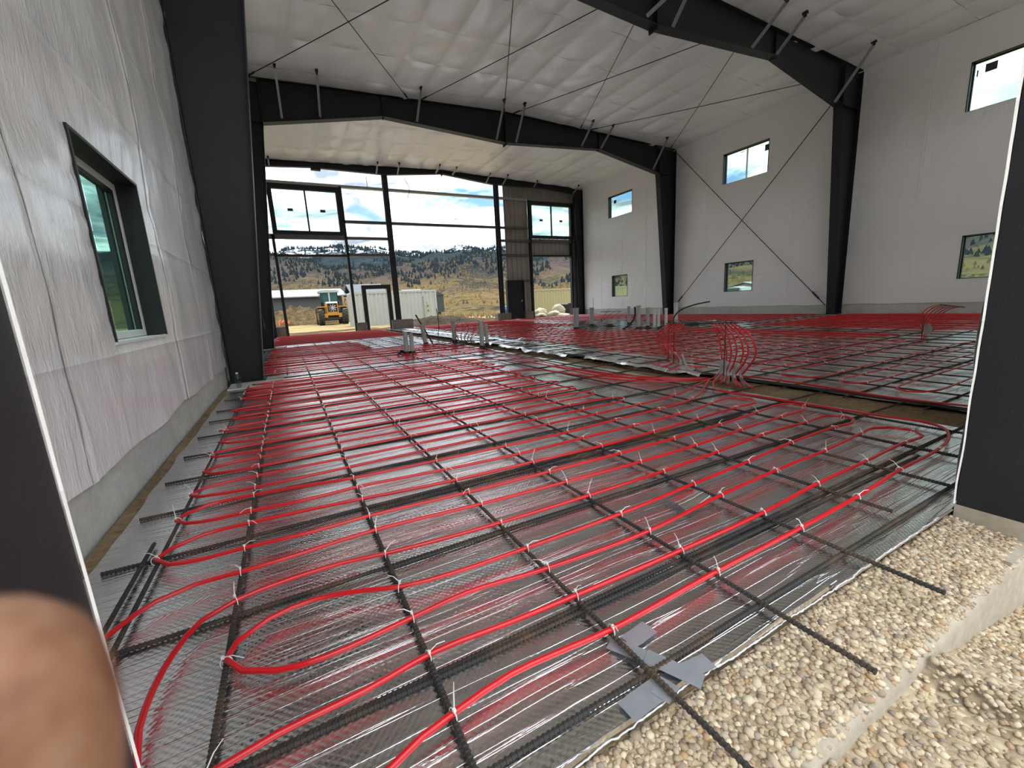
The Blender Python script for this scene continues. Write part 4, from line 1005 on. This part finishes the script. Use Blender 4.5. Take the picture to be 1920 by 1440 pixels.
def hill_mat():
    mt, t, b = mat('wooded hills'); P = pos(t); s = t.n('ShaderNodeSeparateXYZ', {0: P}); z = s.outputs[2]
    big = t.noise(P, .0035, 6, .6); mid = t.noise(P, .012, 8, .7, .6); fin = t.noise(P, .05, 8, .8)
    zz_ = t.math('ADD', t.math('MULTIPLY', z, 1/280), t.math('ADD', t.math('MULTIPLY', t.math('SUBTRACT', mid, .5), .9), t.math('MULTIPLY', t.math('SUBTRACT', fin, .5), .45)))
    low = t.ramp(t.math('ADD', t.math('MULTIPLY', fin, .55), t.math('MULTIPLY', mid, .45)), [(.36, srgb(45, 48, 42)), (.44, srgb(81, 71, 53)), (.52, srgb(105, 89, 58)), (.58, srgb(75, 66, 59)), (.66, srgb(58, 59, 48))])
    hi = t.ramp(t.math('ADD', t.math('MULTIPLY', fin, .6), t.math('MULTIPLY', mid, .4)), [(.40, srgb(32, 40, 46)), (.52, srgb(43, 52, 56)), (.62, srgb(63, 62, 63))])  # upper slopes tinted slightly blue, distance haze put into the colour
    mv = t.ramp(fin, [(.34, srgb(48, 46, 48)), (.5, srgb(71, 63, 62)), (.66, srgb(81, 71, 56))])
    c = t.mix(t.ramp(zz_, [(.10, (0, 0, 0)), (.30, (1, 1, 1))]), low, mv)
    c = t.mix(t.ramp(zz_, [(.36, (0, 0, 0)), (.56, (1, 1, 1))]), c, hi)
    trees = t.ramp(t.math('ADD', t.math('MULTIPLY', t.noise(P, .09, 6, .8), .5), t.math('MULTIPLY', big, .5)), [(.50, (0, 0, 0)), (.55, (1, 1, 1))])
    c = t.mix(t.math('MULTIPLY', trees, .8), c, srgb(36, 42, 42))
    sn = t.math('MULTIPLY', t.ramp(z, [(.0, (0, 0, 0)), (1, (1, 1, 1))]), 1)
    zs = t.math('MULTIPLY_ADD', z, 1/50, -4.4)
    snow = t.math('MULTIPLY', t.ramp(zs, [(0, (0, 0, 0)), (.8, (1, 1, 1))]), t.ramp(t.noise(t.mapv(P, (1, 1, 2.5)), .016, 8, .75), [(.5, (0, 0, 0)), (.56, (1, 1, 1))]))
    c = t.mix(snow, c, srgb(232, 236, 240))
    setb(t, b, col=c, rough=1, spec=0); return mt
hills = struct(mb.build('hills', hill_mat(), None, smooth=True))
# conifers and yellow aspens standing on the hillsides
def forest(n_, amin, amax, u0, u1, hmin, hmax, m_, thr, seed, label):
    rr = random.Random(seed); mb = MB(); k = 0; tries = 0
    while k < n_ and tries < n_*30:
        tries += 1; a = rr.uniform(amin, amax); u = u0+(u1-u0)*rr.random()**.8
        if nz(a*.22+seed, u*9)+.5*nz(a*.8, u*26, seed) < thr-.35*u: continue
        az = math.radians(a); r = 320+2280*u; z = hill(r, az); hh = rr.uniform(hmin, hmax)*(.6+.6*u); w = hh*rr.uniform(.22, .34)
        x, y = r*math.sin(az), r*math.cos(az); q = rr.uniform(0, 6)
        ring = [(x+w*math.cos(q+i*1.257), y+w*math.sin(q+i*1.257), z+hh*.1) for i in range(5)]
        mb.add(ring+[(x, y, z+hh)], [(i, (i+1) % 5, 5) for i in range(5)]); k += 1
    o = stuff(mb.build('forest', m_, None)); o['label'] = label; o['category'] = 'trees'; return o
forest(9000, -14, 95, .22, .92, 9, 17, simple('dark conifer', srgb(38, 48, 50), 1, 0, .35, .02, spec=.1), .10, 3, 'dark conifer forest covering the distant hillsides')
forest(2600, -14, 95, .04, .5, 4, 8, simple('yellow aspen', srgb(118, 100, 58), 1, 0, .3, .03, spec=.1), .12, 8, 'yellow autumn aspens dotted over the lower hillsides')
forest(2200, -14, 95, .03, .42, 4, 8, simple('grey brown scrub', srgb(84, 74, 66), 1, 0, .3, .03, spec=.1), .05, 12, 'grey brown scrub dotted over the lower hillsides')
# excavated heaps
def heap(x0, x1, y0, y1, h, label, m_='dirt', seed=0, nx=60, ny=36, lumps=.5):
    mb = MB()
    def fn(a, b):
        x = x0+(x1-x0)*a; y = y0+(y1-y0)*b; e = math.sin(PI*a)**.55*math.sin(PI*b)**.7
        hh = h*e*(.8+.35*nz(a*4+seed, b*2))+lumps*e*(.6*abs(nz(x*.9, y*.9, seed))+.5*abs(nz(x*2.3, y*2.3, seed+3))-.2+.25*abs(nz(x*5, y*5, seed)))
        return (x, y, gz(x, y)-.15+max(0, hh)+.1*e)
    mb.grid(nx, ny, fn); return tag(mb.build('dirt_heap', M[m_], None, smooth=False), label, 'dirt heap')
heap(-4, 7.6, 46.5, 54.5, 2.1, 'long lumpy heap of tan dirt behind the yellow loader', 'dirt', 2, 90, 50, .9)
heap(5.6, 11.8, 24.2, 28.5, .62, 'low brown dirt berm in front of the white container', 'dirt_dark', 5, 60, 30, .25)
heap(10.0, 13.4, 25, 28, .34, 'low dirt mound right of the white container berm', 'dirt', 7, 40, 24, .2)
# dry grass tufts in the field
mb = MB()
for k in range(3200):
    if k % 5 < 4: x, y = R.uniform(11.5, 34), R.uniform(31, 75)
    else: x, y = R.uniform(-12, 12), R.uniform(30, 60)
    if 13.5 < x and y < 39 and x > 17: continue
    if -4.5 < x < 13 and 30 < y < 54: continue
    z = gz(x, y)
    for q in range(4):
        a = R.uniform(0, 6.3); hh = R.uniform(.2, .6); w = .05; dx, dy = math.cos(a), math.sin(a); l = R.uniform(.05, .3)
        mb.add([(x-dy*w, y+dx*w, z-.05), (x+dy*w, y-dx*w, z-.05), (x+dx*l, y+dy*l, z+hh)], [(0, 1, 2)])
M['grass'] = simple('dry grass', srgb(136, 118, 80), .95, 0, .3, .5)
go = stuff(mb.build('dry_grass', M['grass'], None)); go['label'] = 'dry yellow grass growing across the field beyond the building'; go['category'] = 'grass'

# ---- white shipping container
def container(L, Rr, depth, h, z0, label, base_mt, name_marks=False, pitch=.28):
    L = Vector((*L, z0)); Rr = Vector((*Rr, z0)); u = (Rr-L); W_ = u.length; u.normalize(); nrm = Vector((-u.y, u.x, 0))    # nrm points away
    ct = thing('shipping_container', label, 'container', tuple((L+Rr)/2+nrm*depth/2)); ct_o = ct
    P = lambda a, b, c: L+u*a+nrm*b+Vector((0, 0, c))
    def bx(mb, a0, a1, b0, b1, c0, c1): mb.obox(P((a0+a1)/2, (b0+b1)/2, (c0+c1)/2), u*(a1-a0)/2, nrm*(b1-b0)/2, Vector((0, 0, (c1-c0)/2)))
    mb = MB()
    for a in (0, W_-.12):
        for b in (0, depth-.12): bx(mb, a, a+.12, b, b+.12, 0, h)
    for c in (0, h-.14):
        for b in (0, depth-.1): bx(mb, .12, W_-.12, b, b+.1, c, c+.14)
        for a in (0, W_-.1): bx(mb, a, a+.1, .1, depth-.1, c, c+.14)
    mb.build('corner_frame', base_mt, ct)
    for side_ in (0, 1):
        mb = MB(); a = .12; prof = []
        while a < W_-.12-pitch:
            prof += [(a, .05), (a+pitch*.25, .05), (a+pitch*.45, .012), (a+pitch*.75, .012), (a+pitch*.95, .05)]; a += pitch
        prof.append((W_-.12, .05))
        b0 = 0 if side_ == 0 else depth; sg = 1 if side_ == 0 else -1
        n_ = len(prof); vs_ = [P(p, b0+sg*d_, .14) for p, d_ in prof]+[P(p, b0+sg*d_, h-.14) for p, d_ in prof]
        mb.add(vs_, [(i, i+1, n_+i+1, n_+i) for i in range(n_-1)]); mb.build('corrugated_wall', base_mt, ct)
    mb = MB(); bx(mb, .05, W_-.05, .05, depth-.05, h-.05, h-.02); mb.build('roof', base_mt, ct)
    mb = MB(); bx(mb, .05, W_-.05, .05, depth-.05, .1, .14); mb.build('underside', M['blackframe'], ct)
    for k in (0, 1):   # end doors at the left end
        mb = MB(); bx(mb, .03, .07, .1+k*(depth/2-.1), depth/2+k*(depth/2-.1), .14, h-.14); dr = mb.build('end_door', base_mt, ct)
        for q in (.3, .75):
            mb = MB(); yb_ = .1+k*(depth/2-.1)+q*(depth/2-.1); mb.cyl(P(-.01, yb_, .12), P(-.01, yb_, h-.1), .02, 6); mb.build('lock_rod', M['galv'], dr)
    mb = MB(); bx(mb, W_-.07, W_-.03, .1, depth-.1, .14, h-.14); mb.build('end_wall', base_mt, ct)
    if name_marks:   # the small dark column of marks and the two yellow-edged stickers at the right end
        mb = MB(); rr = random.Random(3)
        for k in range(13): bx(mb, W_-1.12, W_-1.02, -.004, .004, h-.5-.13*k-.07, h-.5-.13*k)
        for k in range(5): bx(mb, W_-.80, W_-.76, -.004, .004, h-.95-.07*k-.05, h-.95-.07*k)
        mb.build('marking', simple('container marks', srgb(120, 118, 112), .7), ct)
        for c in (1.18, .82):
            mb = MB(); bx(mb, W_-.85, W_-.65, -.006, .004, c, c+.24); s1 = mb.build('warning_label', simple('yellow label', srgb(176, 170, 130), .6), ct)
            mb = MB(); bx(mb, W_-.80, W_-.70, -.009, -.005, c+.06, c+.19); mb.build('label_print', simple('label print', srgb(84, 84, 78), .6), s1)
    # dark strips painted as the shade in the notches under the top rail
    mb = MB(); a = .3
    while a < W_-.3: bx(mb, a, a+.14, -.006, .004, h-.20, h-.15); a += pitch*2
    mb.build('rail_shadow_gap', M['pvc'], ct)
    return ct
M['cont_white'] = simple('white container paint', srgb(172, 174, 168), .5, 0, .04, 2)
M['cont_tan'] = simple('cream container paint', srgb(156, 146, 106), .55, 0, .04, 2)
container((4.3, 32.1), (10.55, 32.05), 2.44, 2.52, -.20, 'white corrugated shipping container outside the far opening', M['cont_white'], True, .29)
container((18.2, 31.0), (30.2, 31.6), 2.44, 2.75, -.75, 'cream corrugated shipping container outside the far right opening', M['cont_tan'], False, .3)
container((27.5, 13.5), (26.0, 1.8), 2.44, 2.35, -1.08, 'cream corrugated container seen through the low right window', M['cont_tan'], False, .3)
# ---- dumpster and wrapped bundles
dm = thing('dumpster', 'black steel dumpster outside the far right opening', 'dumpster', (20.6, 28, -.6))
mb = MB(); o = Vector((19.5, 27.0, -.65))
mb.prism([(0.15, 0), (2.6, 0), (2.8, 1.45), (-.1, 1.30)], lambda p: (o.x+p[0], o.y, o.z+p[1]), lambda p: (o.x+p[0], o.y+1.8, o.z+p[1])); mb.build('body', M['blackframe'], dm)
for k in range(3):
    mb = MB(); mb.box((o.x+.3+.8*k, o.y-.07, o.z+.05), (o.x+.4+.8*k, o.y, o.z+1.3)); mb.build('side_rib', M['blackframe'], dm)
mb = MB(); mb.bar((o.x-.12, o.y-.04, o.z+1.32), (o.x+2.85, o.y-.04, o.z+1.47), .12, .1); mb.build('top_rim', M['blackframe'], dm)
M['bag'] = simple('pale plastic wrap', srgb(150, 140, 112), .6, 0, .25, 2.5, .8, 4, bdist=.06)
for k, (x, y, sx_, sy_, sz_, lab) in enumerate([(15.9, 25.5, .55, .5, .42, 'rounded pale wrapped bundle leftmost in front of the cream container'), (16.75, 25.0, .5, .45, .3, 'low pale wrapped bundle in the middle of the heap'), (17.5, 25.6, .5, .45, .62, 'tall pale wrapped bundle beside the black dumpster'), (15.4, 24.6, .4, .35, .2, 'small flat bundle at the left front of the heap'), (17.2, 24.7, .55, .35, .2, 'small flat bundle at the right front of the heap')]):
    bm = bmesh.new(); bmesh.ops.create_icosphere(bm, subdivisions=3, radius=1); mb = MB(); zb = gz(x, y)
    vs_ = []
    for v in bm.verts:
        f_ = 1+.25*nz(v.co.x*1.5+k*7, v.co.y*1.5, v.co.z*1.5)+.1*nz(v.co.x*4, v.co.y*4+k, v.co.z*4)
        vs_.append((x+v.co.x*sx_*f_, y+v.co.y*sy_*f_, zb-.02+max(-.1, v.co.z*f_+.55)*sz_))
    mb.add(vs_, [tuple(v.index for v in f.verts) for f in bm.faces]); bm.free(); tag(mb.build('wrapped_bundle', M['bag'], None, smooth=True), lab, 'bundle')
# blue barrel-ish bit beside the black door
bl = simple('blue plastic', srgb(110, 150, 190), .5)
mb = MB(); mb.lathe((12.15, 23.6, -.1), [(.26, 0), (.29, .05), (.29, .3), (.30, .32), (.29, .34), (.29, .62), (.30, .64), (.29, .66), (.28, .9), (.22, .92)], 14); tag(mb.build('barrel', bl, None, smooth=True), 'blue barrel just outside left of the black far door', 'barrel')
# ---- wheel loader seen from behind
LX, LY, LZ = 3.78, 41.0, -.05
ld = thing('wheel_loader', 'yellow wheel loader parked outside, seen from its engine end', 'loader', (LX, LY, LZ))
M['yellow'] = simple('loader yellow', srgb(172, 120, 30), .45, 0, .06, 3)
M['tyre'] = simple('tyre rubber', srgb(46, 43, 41), .9, 0, .2, 6, .8, 14, bdist=.03)
M['cabglass'] = simple('dark cab glass', srgb(52, 84, 84), .12, 0, .3, 1.5)
M['cream'] = simple('cab white', srgb(150, 150, 146), .5)
Lp = lambda x, y, z: (LX+x, LY+y, LZ+z)
def lbox(nm, m_, par, *bs):
    mb = MB()
    for (a, b) in bs: mb.box(Lp(*a), Lp(*b))
    return mb.build(nm, M[m_], par)
for sx_ in (-1, 1):
    for yy in (0.1, 2.9):
        c = Lp(sx_*.98-.26, yy, .72); mb = MB()
        mb.lathe(c, [(.30, .02), (.52, 0), (.66, .04), (.72, .12), (.72, .40), (.66, .48), (.52, .52), (.30, .50)], 24, 'x')
        for k in range(18):
            a = 2*PI*k/18
            for h0 in (0, 1): mb.obox((c[0]+.14+.24*h0, c[1]+math.cos(a+.17*h0)*.72, c[2]+math.sin(a+.17*h0)*.72), (.12, 0, 0), (0, -math.sin(a)*.045, math.cos(a)*.045), (0, math.cos(a)*.035, math.sin(a)*.035))
        w_ = mb.build('wheel', M['tyre'], ld); mb = MB(); mb.lathe((c[0]+(.0 if sx_ < 0 else .42), c[1], c[2]), [(.3, 0), (.3, .1), (.1, .14)], 12, 'x'); mb.build('hub', M['yellow'], w_)
lbox('chassis', 'blackframe', ld, ((-.5, -.1, .55), (.5, 3.4, .95)))
hood = lbox('engine_hood', 'yellow', ld, ((-.48, -.3, .95), (-.40, 1.5, 1.85)), ((.40, -.3, .95), (.48, 1.5, 1.85)), ((-.40, -.2, .95), (.40, 1.5, 1.1)))
mb = MB(); mb.box(Lp(-.40, -.18, 1.05), Lp(.40, -.12, 1.85)); g_ = mb.build('radiator', M['blackframe'], hood)
mb = MB(); mb.cyl(Lp(.02, -.21, 1.45), Lp(.02, -.19, 1.45), .09, 10)
for k in range(9):
    a = 2*PI*k/9; mb.obox(Lp(.02+.2*math.cos(a), -.2, 1.45+.2*math.sin(a)), (.14*math.cos(a), 0, .14*math.sin(a)), (-.03*math.sin(a), .012, .03*math.cos(a)), (0, .004, 0))
mb.build('cooling_fan', M['pvc'], hood)
mb = MB(); mb.prism([(-.3, 1.85), (1.5, 1.85), (1.5, 2.02), (-.1, 1.99)], lambda p: Lp(-.46, p[0], p[1]), lambda p: Lp(.46, p[0], p[1])); mb.build('hood_top', M['cream'], ld)
lbox('counterweight', 'yellow', ld, ((-.72, -.42, .80), (.72, -.15, .98)), ((-.72, -.42, .62), (-.45, -.15, .80)), ((.45, -.42, .62), (.72, -.15, .80)))
lbox('rear_bumper', 'blackframe', ld, ((-.6, -.38, .42), (.6, -.2, .62)))
for sx_ in (-1, 1):
    a, b = sorted((sx_*.5, sx_*1.22)); lbox('fender', 'yellow', ld, ((a, -.35, 1.52), (b, .6, 1.60)))
    a, b = sorted((sx_*1.0, sx_*1.22)); lbox('fender_flap', 'yellow', ld, ((a, .55, 1.1), (b, .62, 1.55)))
    a, b = sorted((sx_*.88, sx_*1.16)); lbox('tail_light', 'cream', ld, ((a, -.38, 1.28), (b, -.3, 1.36)))
cab = lbox('cab', 'blackframe', ld, ((-.74, 1.5, 1.5), (-.66, 1.6, 2.85)), ((.66, 1.5, 1.5), (.74, 1.6, 2.85)), ((-.74, 2.9, 1.5), (-.66, 3.0, 2.85)), ((.66, 2.9, 1.5), (.74, 3.0, 2.85)), ((-.74, 1.5, 1.3), (.74, 3.0, 1.95)))
lbox('rear_window', 'cabglass', cab, ((-.66, 1.53, 1.95), (.66, 1.56, 2.85))); lbox('side_window', 'cabglass', cab, ((-.72, 1.6, 1.95), (-.69, 2.9, 2.85))); lbox('side_window', 'cabglass', cab, ((.69, 1.6, 1.95), (.72, 2.9, 2.85)))
lbox('cab_roof', 'cream', cab, ((-.86, 1.4, 2.85), (.86, 3.1, 3.02)), ((-.7, 1.5, 3.02), (.7, 3.0, 3.08)))
mb = MB(); mb.cyl(Lp(-.02, 1.2, 2.0), Lp(-.02, 1.2, 2.82), .06, 10); mb.build('exhaust', M['pvc'], ld)
for sx_ in (-1, 1): lbox('mirror', 'blackframe', ld, (tuple(sorted((sx_*.95, sx_*.95))[:1])+(1.5, 2.2), (sx_*.95+.14, 1.56, 2.5)))
mb = MB(); mb.prism([(3.6, .3), (4.6, .25), (4.8, .35), (4.0, .6), (3.9, 1.3), (3.6, 1.3)], lambda p: Lp(-1.25, p[0], p[1]), lambda p: Lp(1.25, p[0], p[1])); mb.build('bucket', M['yellow'], ld)
for sx_ in (-1, 1): mb = MB(); mb.bar(Lp(sx_*.4, 2.6, 1.6), Lp(sx_*.4, 3.8, .8), .14, .25); mb.build('lift_arm', M['yellow'], ld)
# orange bits by the heap
mb = MB(); mb.tube(smoothpath([(-.6+.0*k+.35*k*.3, 44.2+.1*k, .05+.5*abs(math.sin(k*1.3))) for k in range(9)], .1), .05, 6); tag(mb.build('safety_netting', simple('orange netting', srgb(226, 92, 60), .7), None), 'crumpled orange safety netting left of the loader', 'netting')
# ---- buildings beyond
M['roofgrey'] = simple('pale grey metal roof', srgb(118, 124, 128), .5, .1, .05, .4)
M['wallgrey'] = simple('slate wall', srgb(62, 66, 74), .7, 0, .08, .5)
M['roofdark'] = simple('dark metal roof', srgb(50, 53, 60), .55, 0, .1, .5)
def building(x0, x1, y0, y1, zb, ze, zr, label, wm, rm, overh=.5, windows=()):
    b = thing('building', label, 'building', ((x0+x1)/2, (y0+y1)/2, zb)); ym = (y0+y1)/2
    mb = MB(); mb.prism([(y0, zb), (y1, zb), (y1, ze), (ym, zr-.15), (y0, ze)], lambda p: (x0, p[0], p[1]), lambda p: (x1, p[0], p[1])); w_ = mb.build('walls', wm, b)
    for s_, ya_ in ((0, y0-overh), (1, y1+overh)):
        mb = MB(); sl = (zr-ze)/(ym-y0); e = ze-sl*overh
        mb.prism([(ya_, e), (ym, zr), (ym, zr+.15), (ya_, e+.15)], lambda p: (x0-overh, p[0], p[1]), lambda p: (x1+overh, p[0], p[1])); mb.build('roof', rm, b)
    for (a, c, d_, e_) in windows:
        mb = MB(); mb.box((a, y0-.06, d_), (c, y0+.02, e_)); mb.build('window', M['blackframe'], w_)
    return b
building(-8, 8.6, 75, 90, -2, 3.7, 5.0, 'long slate building with pale grey roof behind the dirt heap', M['wallgrey'], M['roofgrey'], .8, [(6.6, 7.8, 1.4, 2.6)])
building(9.9, 14.2, 70, 78, -2, 3.7, 5.15, 'darker roofed house between the loader and the container', M['wallgrey'], M['roofdark'], .6)
building(20.3, 23.2, 78, 84, -2, 3.2, 4.3, 'pale gabled shed roof peeking over the white container', M['wallgrey'], M['roofgrey'], .4)
tr_ = thing('trailer', 'dark green trailer end beyond the right end of the white container', 'trailer', (15.2, 45, -.1))
mb = MB(); mb.box((14.3, 44.5, .4), (15.45, 47, 2.2)); mb.build('body', simple('dark green', srgb(44, 58, 58), .6), tr_)
mb = MB(); mb.prism([(14.1, 2.2), (15.6, 2.2), (14.9, 2.55), (14.1, 2.55)], lambda p: (p[0], 44.4, p[1]), lambda p: (p[0], 47.1, p[1])); mb.build('roof', M['roofdark'], tr_)
for x in (14.7, 15.1): mb = MB(); mb.lathe((x-.1, 45.4, .2), [(.3, 0), (.32, .05), (.32, .2), (.3, .24)], 14, 'x'); mb.build('wheel', M['tyre'], tr_)
# seen through the low right windows: brush, a white vehicle, a rack, a far shed
M['brush'] = simple('autumn brush', srgb(104, 80, 46), .95, 0, .4, 1.2)
def bush(x, y, z, r, label, seed):
    rr = random.Random(seed); mb = MB()
    for k in range(420):
        th = rr.uniform(0, 6.28); ph = math.acos(rr.uniform(-.2, 1)); rad = r*rr.uniform(.55, 1.05); c = Vector((x+rad*math.sin(ph)*math.cos(th), y+rad*math.sin(ph)*math.sin(th), z+rad*.8*math.cos(ph)))
        a = Vector((rr.uniform(-1, 1), rr.uniform(-1, 1), rr.uniform(-1, 1))).normalized()*r*.11; b_ = Vector((rr.uniform(-1, 1), rr.uniform(-1, 1), rr.uniform(-1, 1))).normalized()*r*.09
        mb.add([c-a, c+b_, c+a, c-b_], [(0, 1, 2, 3)])
    b = thing('bush', label, 'bush', (x, y, z)); stuff(mb.build('foliage', M['brush'], b)); mb = MB()
    for k in range(5):
        q = rr.uniform(0, 6.28); mb.tube([(x, y, z-.2), (x+.4*r*math.cos(q), y+.4*r*math.sin(q), z+.6*r)], [.05, .02], 5)
    mb.build('branches', M['rebar'], b)
for k, (x, y) in enumerate([(48, 29.5), (48.5, 33.0), (49, 36.6), (50, 40.2), (53.5, 34.5)]): bush(x, y, -1.2, 1.7, ['rust coloured bush nearest the wall edge in the low middle right window', 'rust coloured bush second along in the low middle right window', 'rust coloured bush in the middle of the low window view', 'rust coloured bush leftmost in the low window view', 'rust coloured bush behind the others in the low window view'][k], k)
vh = thing('pickup_truck', 'white pickup cab seen through the low middle right window', 'truck', (40, 26.8, -1.1))
mb = MB(); mb.prism([(25.7, .95), (27.9, .95), (27.6, 1.5), (26.9, 1.62), (26.1, 1.5)], lambda p: (39, p[0], p[1]-.25), lambda p: (40.8, p[0], p[1]-.25)); cbb = mb.build('cab', M['cream'], vh)
mb = MB(); mb.box((38.97, 26.15, .85), (39.03, 27.55, 1.2)); mb.build('window', M['cabglass'], cbb)
mb = MB(); mb.box((38.9, 24.5, -.6), (40.9, 29.5, .75)); mb.build('body', M['cream'], vh)
for y in (25.4, 28.6):
    for x in (38.9, 40.65): mb = MB(); mb.lathe((x, y, -.72), [(.2, 0), (.38, .03), (.38, .22), (.2, .25)], 16, 'x'); mb.build('wheel', M['tyre'], vh)
rk2 = thing('ladder_rack', 'dark rectangular ladder rack standing above the cream container in the low right window', 'rack', (26.5, 6.2, 1.25))
for y in (5.4, 6.45): mb = MB(); mb.cyl((26.9, y, 1.25), (26.9, y, 1.98), .03, 6); mb.build('upright', M['blackframe'], rk2)
for z in (1.35, 1.68, 1.97): mb = MB(); mb.cyl((26.9, 5.4, z), (26.9, 6.45, z), .025, 6); mb.build('rail', M['blackframe'], rk2)
building(70, 84, 40, 52, -3, .9, 2.2, 'far white roofed shed seen through the low middle right window', M['cream'], M['roofgrey'], .5)
building(60, 66, 56, 64, -3, .6, 1.6, 'far grey shed seen through the low far right window', M['wallgrey'], M['roofgrey'], .4)

# ================================================================== FINGER in front of the lens
M['skin'] = None
def skin_mat():
    mt, t, b = mat('skin'); P = pos(t)
    n = t.noise(t.mapv(P, (1, 1, 1)), 90, 4, .6); w = t.noise(t.mapv(P, (1, 1, 6)), 260, 3)
    setb(t, b, col=t.ramp(n, [(.35, srgb(108, 68, 46)), (.5, srgb(138, 98, 72)), (.68, srgb(154, 124, 106))]), rough=.55, spec=.4, nrm=bump(t, w, .35, .0006))
    b.inputs['Subsurface Weight'].default_value = .15; b.inputs['Subsurface Radius'].default_value = (.004, .0015, .0008); b.inputs['Subsurface Scale'].default_value = 1
    return mt
M['skin'] = skin_mat()
hand_root = thing('person', "photographer's bare hand, one fingertip close to the lens at the bottom left corner", 'person', (-.03, .02, .93))
def camp(u, v, dist):   # a point at a distance along a direction from where the photographer holds the camera
    d_ = cx*((u-960)/784.19)+cy*((v-720)/784.19)+cz; d_.normalize(); return Vector((0, 0, 1))+d_*dist
def skin_body(name, verts, edges, radii, root=0):
    me = bpy.data.meshes.new(name); me.from_pydata(verts, edges, []); o = bpy.data.objects.new(name, me); COL.objects.link(o)
    sk = o.modifiers.new('s', 'SKIN'); sk.use_smooth_shade = True
    for i, r in enumerate(radii): me.skin_vertices[0].data[i].radius = r if isinstance(r, tuple) else (r, r); me.skin_vertices[0].data[i].use_root = (i == root)
    sb = o.modifiers.new('d', 'SUBSURF'); sb.levels = 2; sb.render_levels = 2
    me.materials.append(M['skin']); return o
tip = camp(-185, 1165, .055)
def H(*a): return Vector(a)
wrist = H(-.135, -.06, .915)
palm = H(-.105, -.03, .935); kn = [H(-.085, -.005, .955), H(-.095, -.005, .935), H(-.105, -.008, .917), H(-.115, -.012, .902)]
V = [wrist, palm]+kn
E = [(0, 1)]+[(1, 2+i) for i in range(4)]
Rd = [.024, .025, .013, .013, .013, .012]
# index finger reaches round the phone's corner into the view
t_in = camp(-110, 2050, .085); V += [t_in, camp(-140, 1480, .062), tip]; E += [(2, 6), (6, 7), (7, 8)]; Rd += [.0120, .0122, .0112]
# other fingers curled around the phone's edge, out of the picture
for i in range(3):
    b = kn[i+1]; k = len(V); L = (.040, .037, .030)[i]
    V += [b+H(.022, .028, -.010), b+H(.048, .034, -.018), b+H(.052+L*.3, .016, -.022)]; E += [(3+i, k), (k, k+1), (k+1, k+2)]; Rd += [.0095, .0088, .0075]
k = len(V); V += [H(-.09, -.055, .935), H(-.055, -.06, .948), H(-.02, -.055, .957)]; E += [(1, k), (k, k+1), (k+1, k+2)]; Rd += [.014, .0115, .009]
k = len(V); V += [H(-.19, -.13, .87), H(-.26, -.24, .80)]; E += [(0, k), (k, k+1)]; Rd += [.030, .038]
hnd = skin_body('hand', [tuple(v-ORG[hand_root.name]) for v in V], E, Rd); ORG[hnd.name] = ORG[hand_root.name].copy(); hnd.parent = hand_root
# sleeve over the forearm
mb = MB(); a, b = H(-.185, -.125, .873), H(-.36, -.40, .70)
mb.tube([a, a.lerp(b, .05), a.lerp(b, .5), b], [.040, .044, .052, .06], 16); mb.build('sleeve', simple('dark jacket cloth', srgb(58, 56, 60), .9), hand_root, smooth=True)
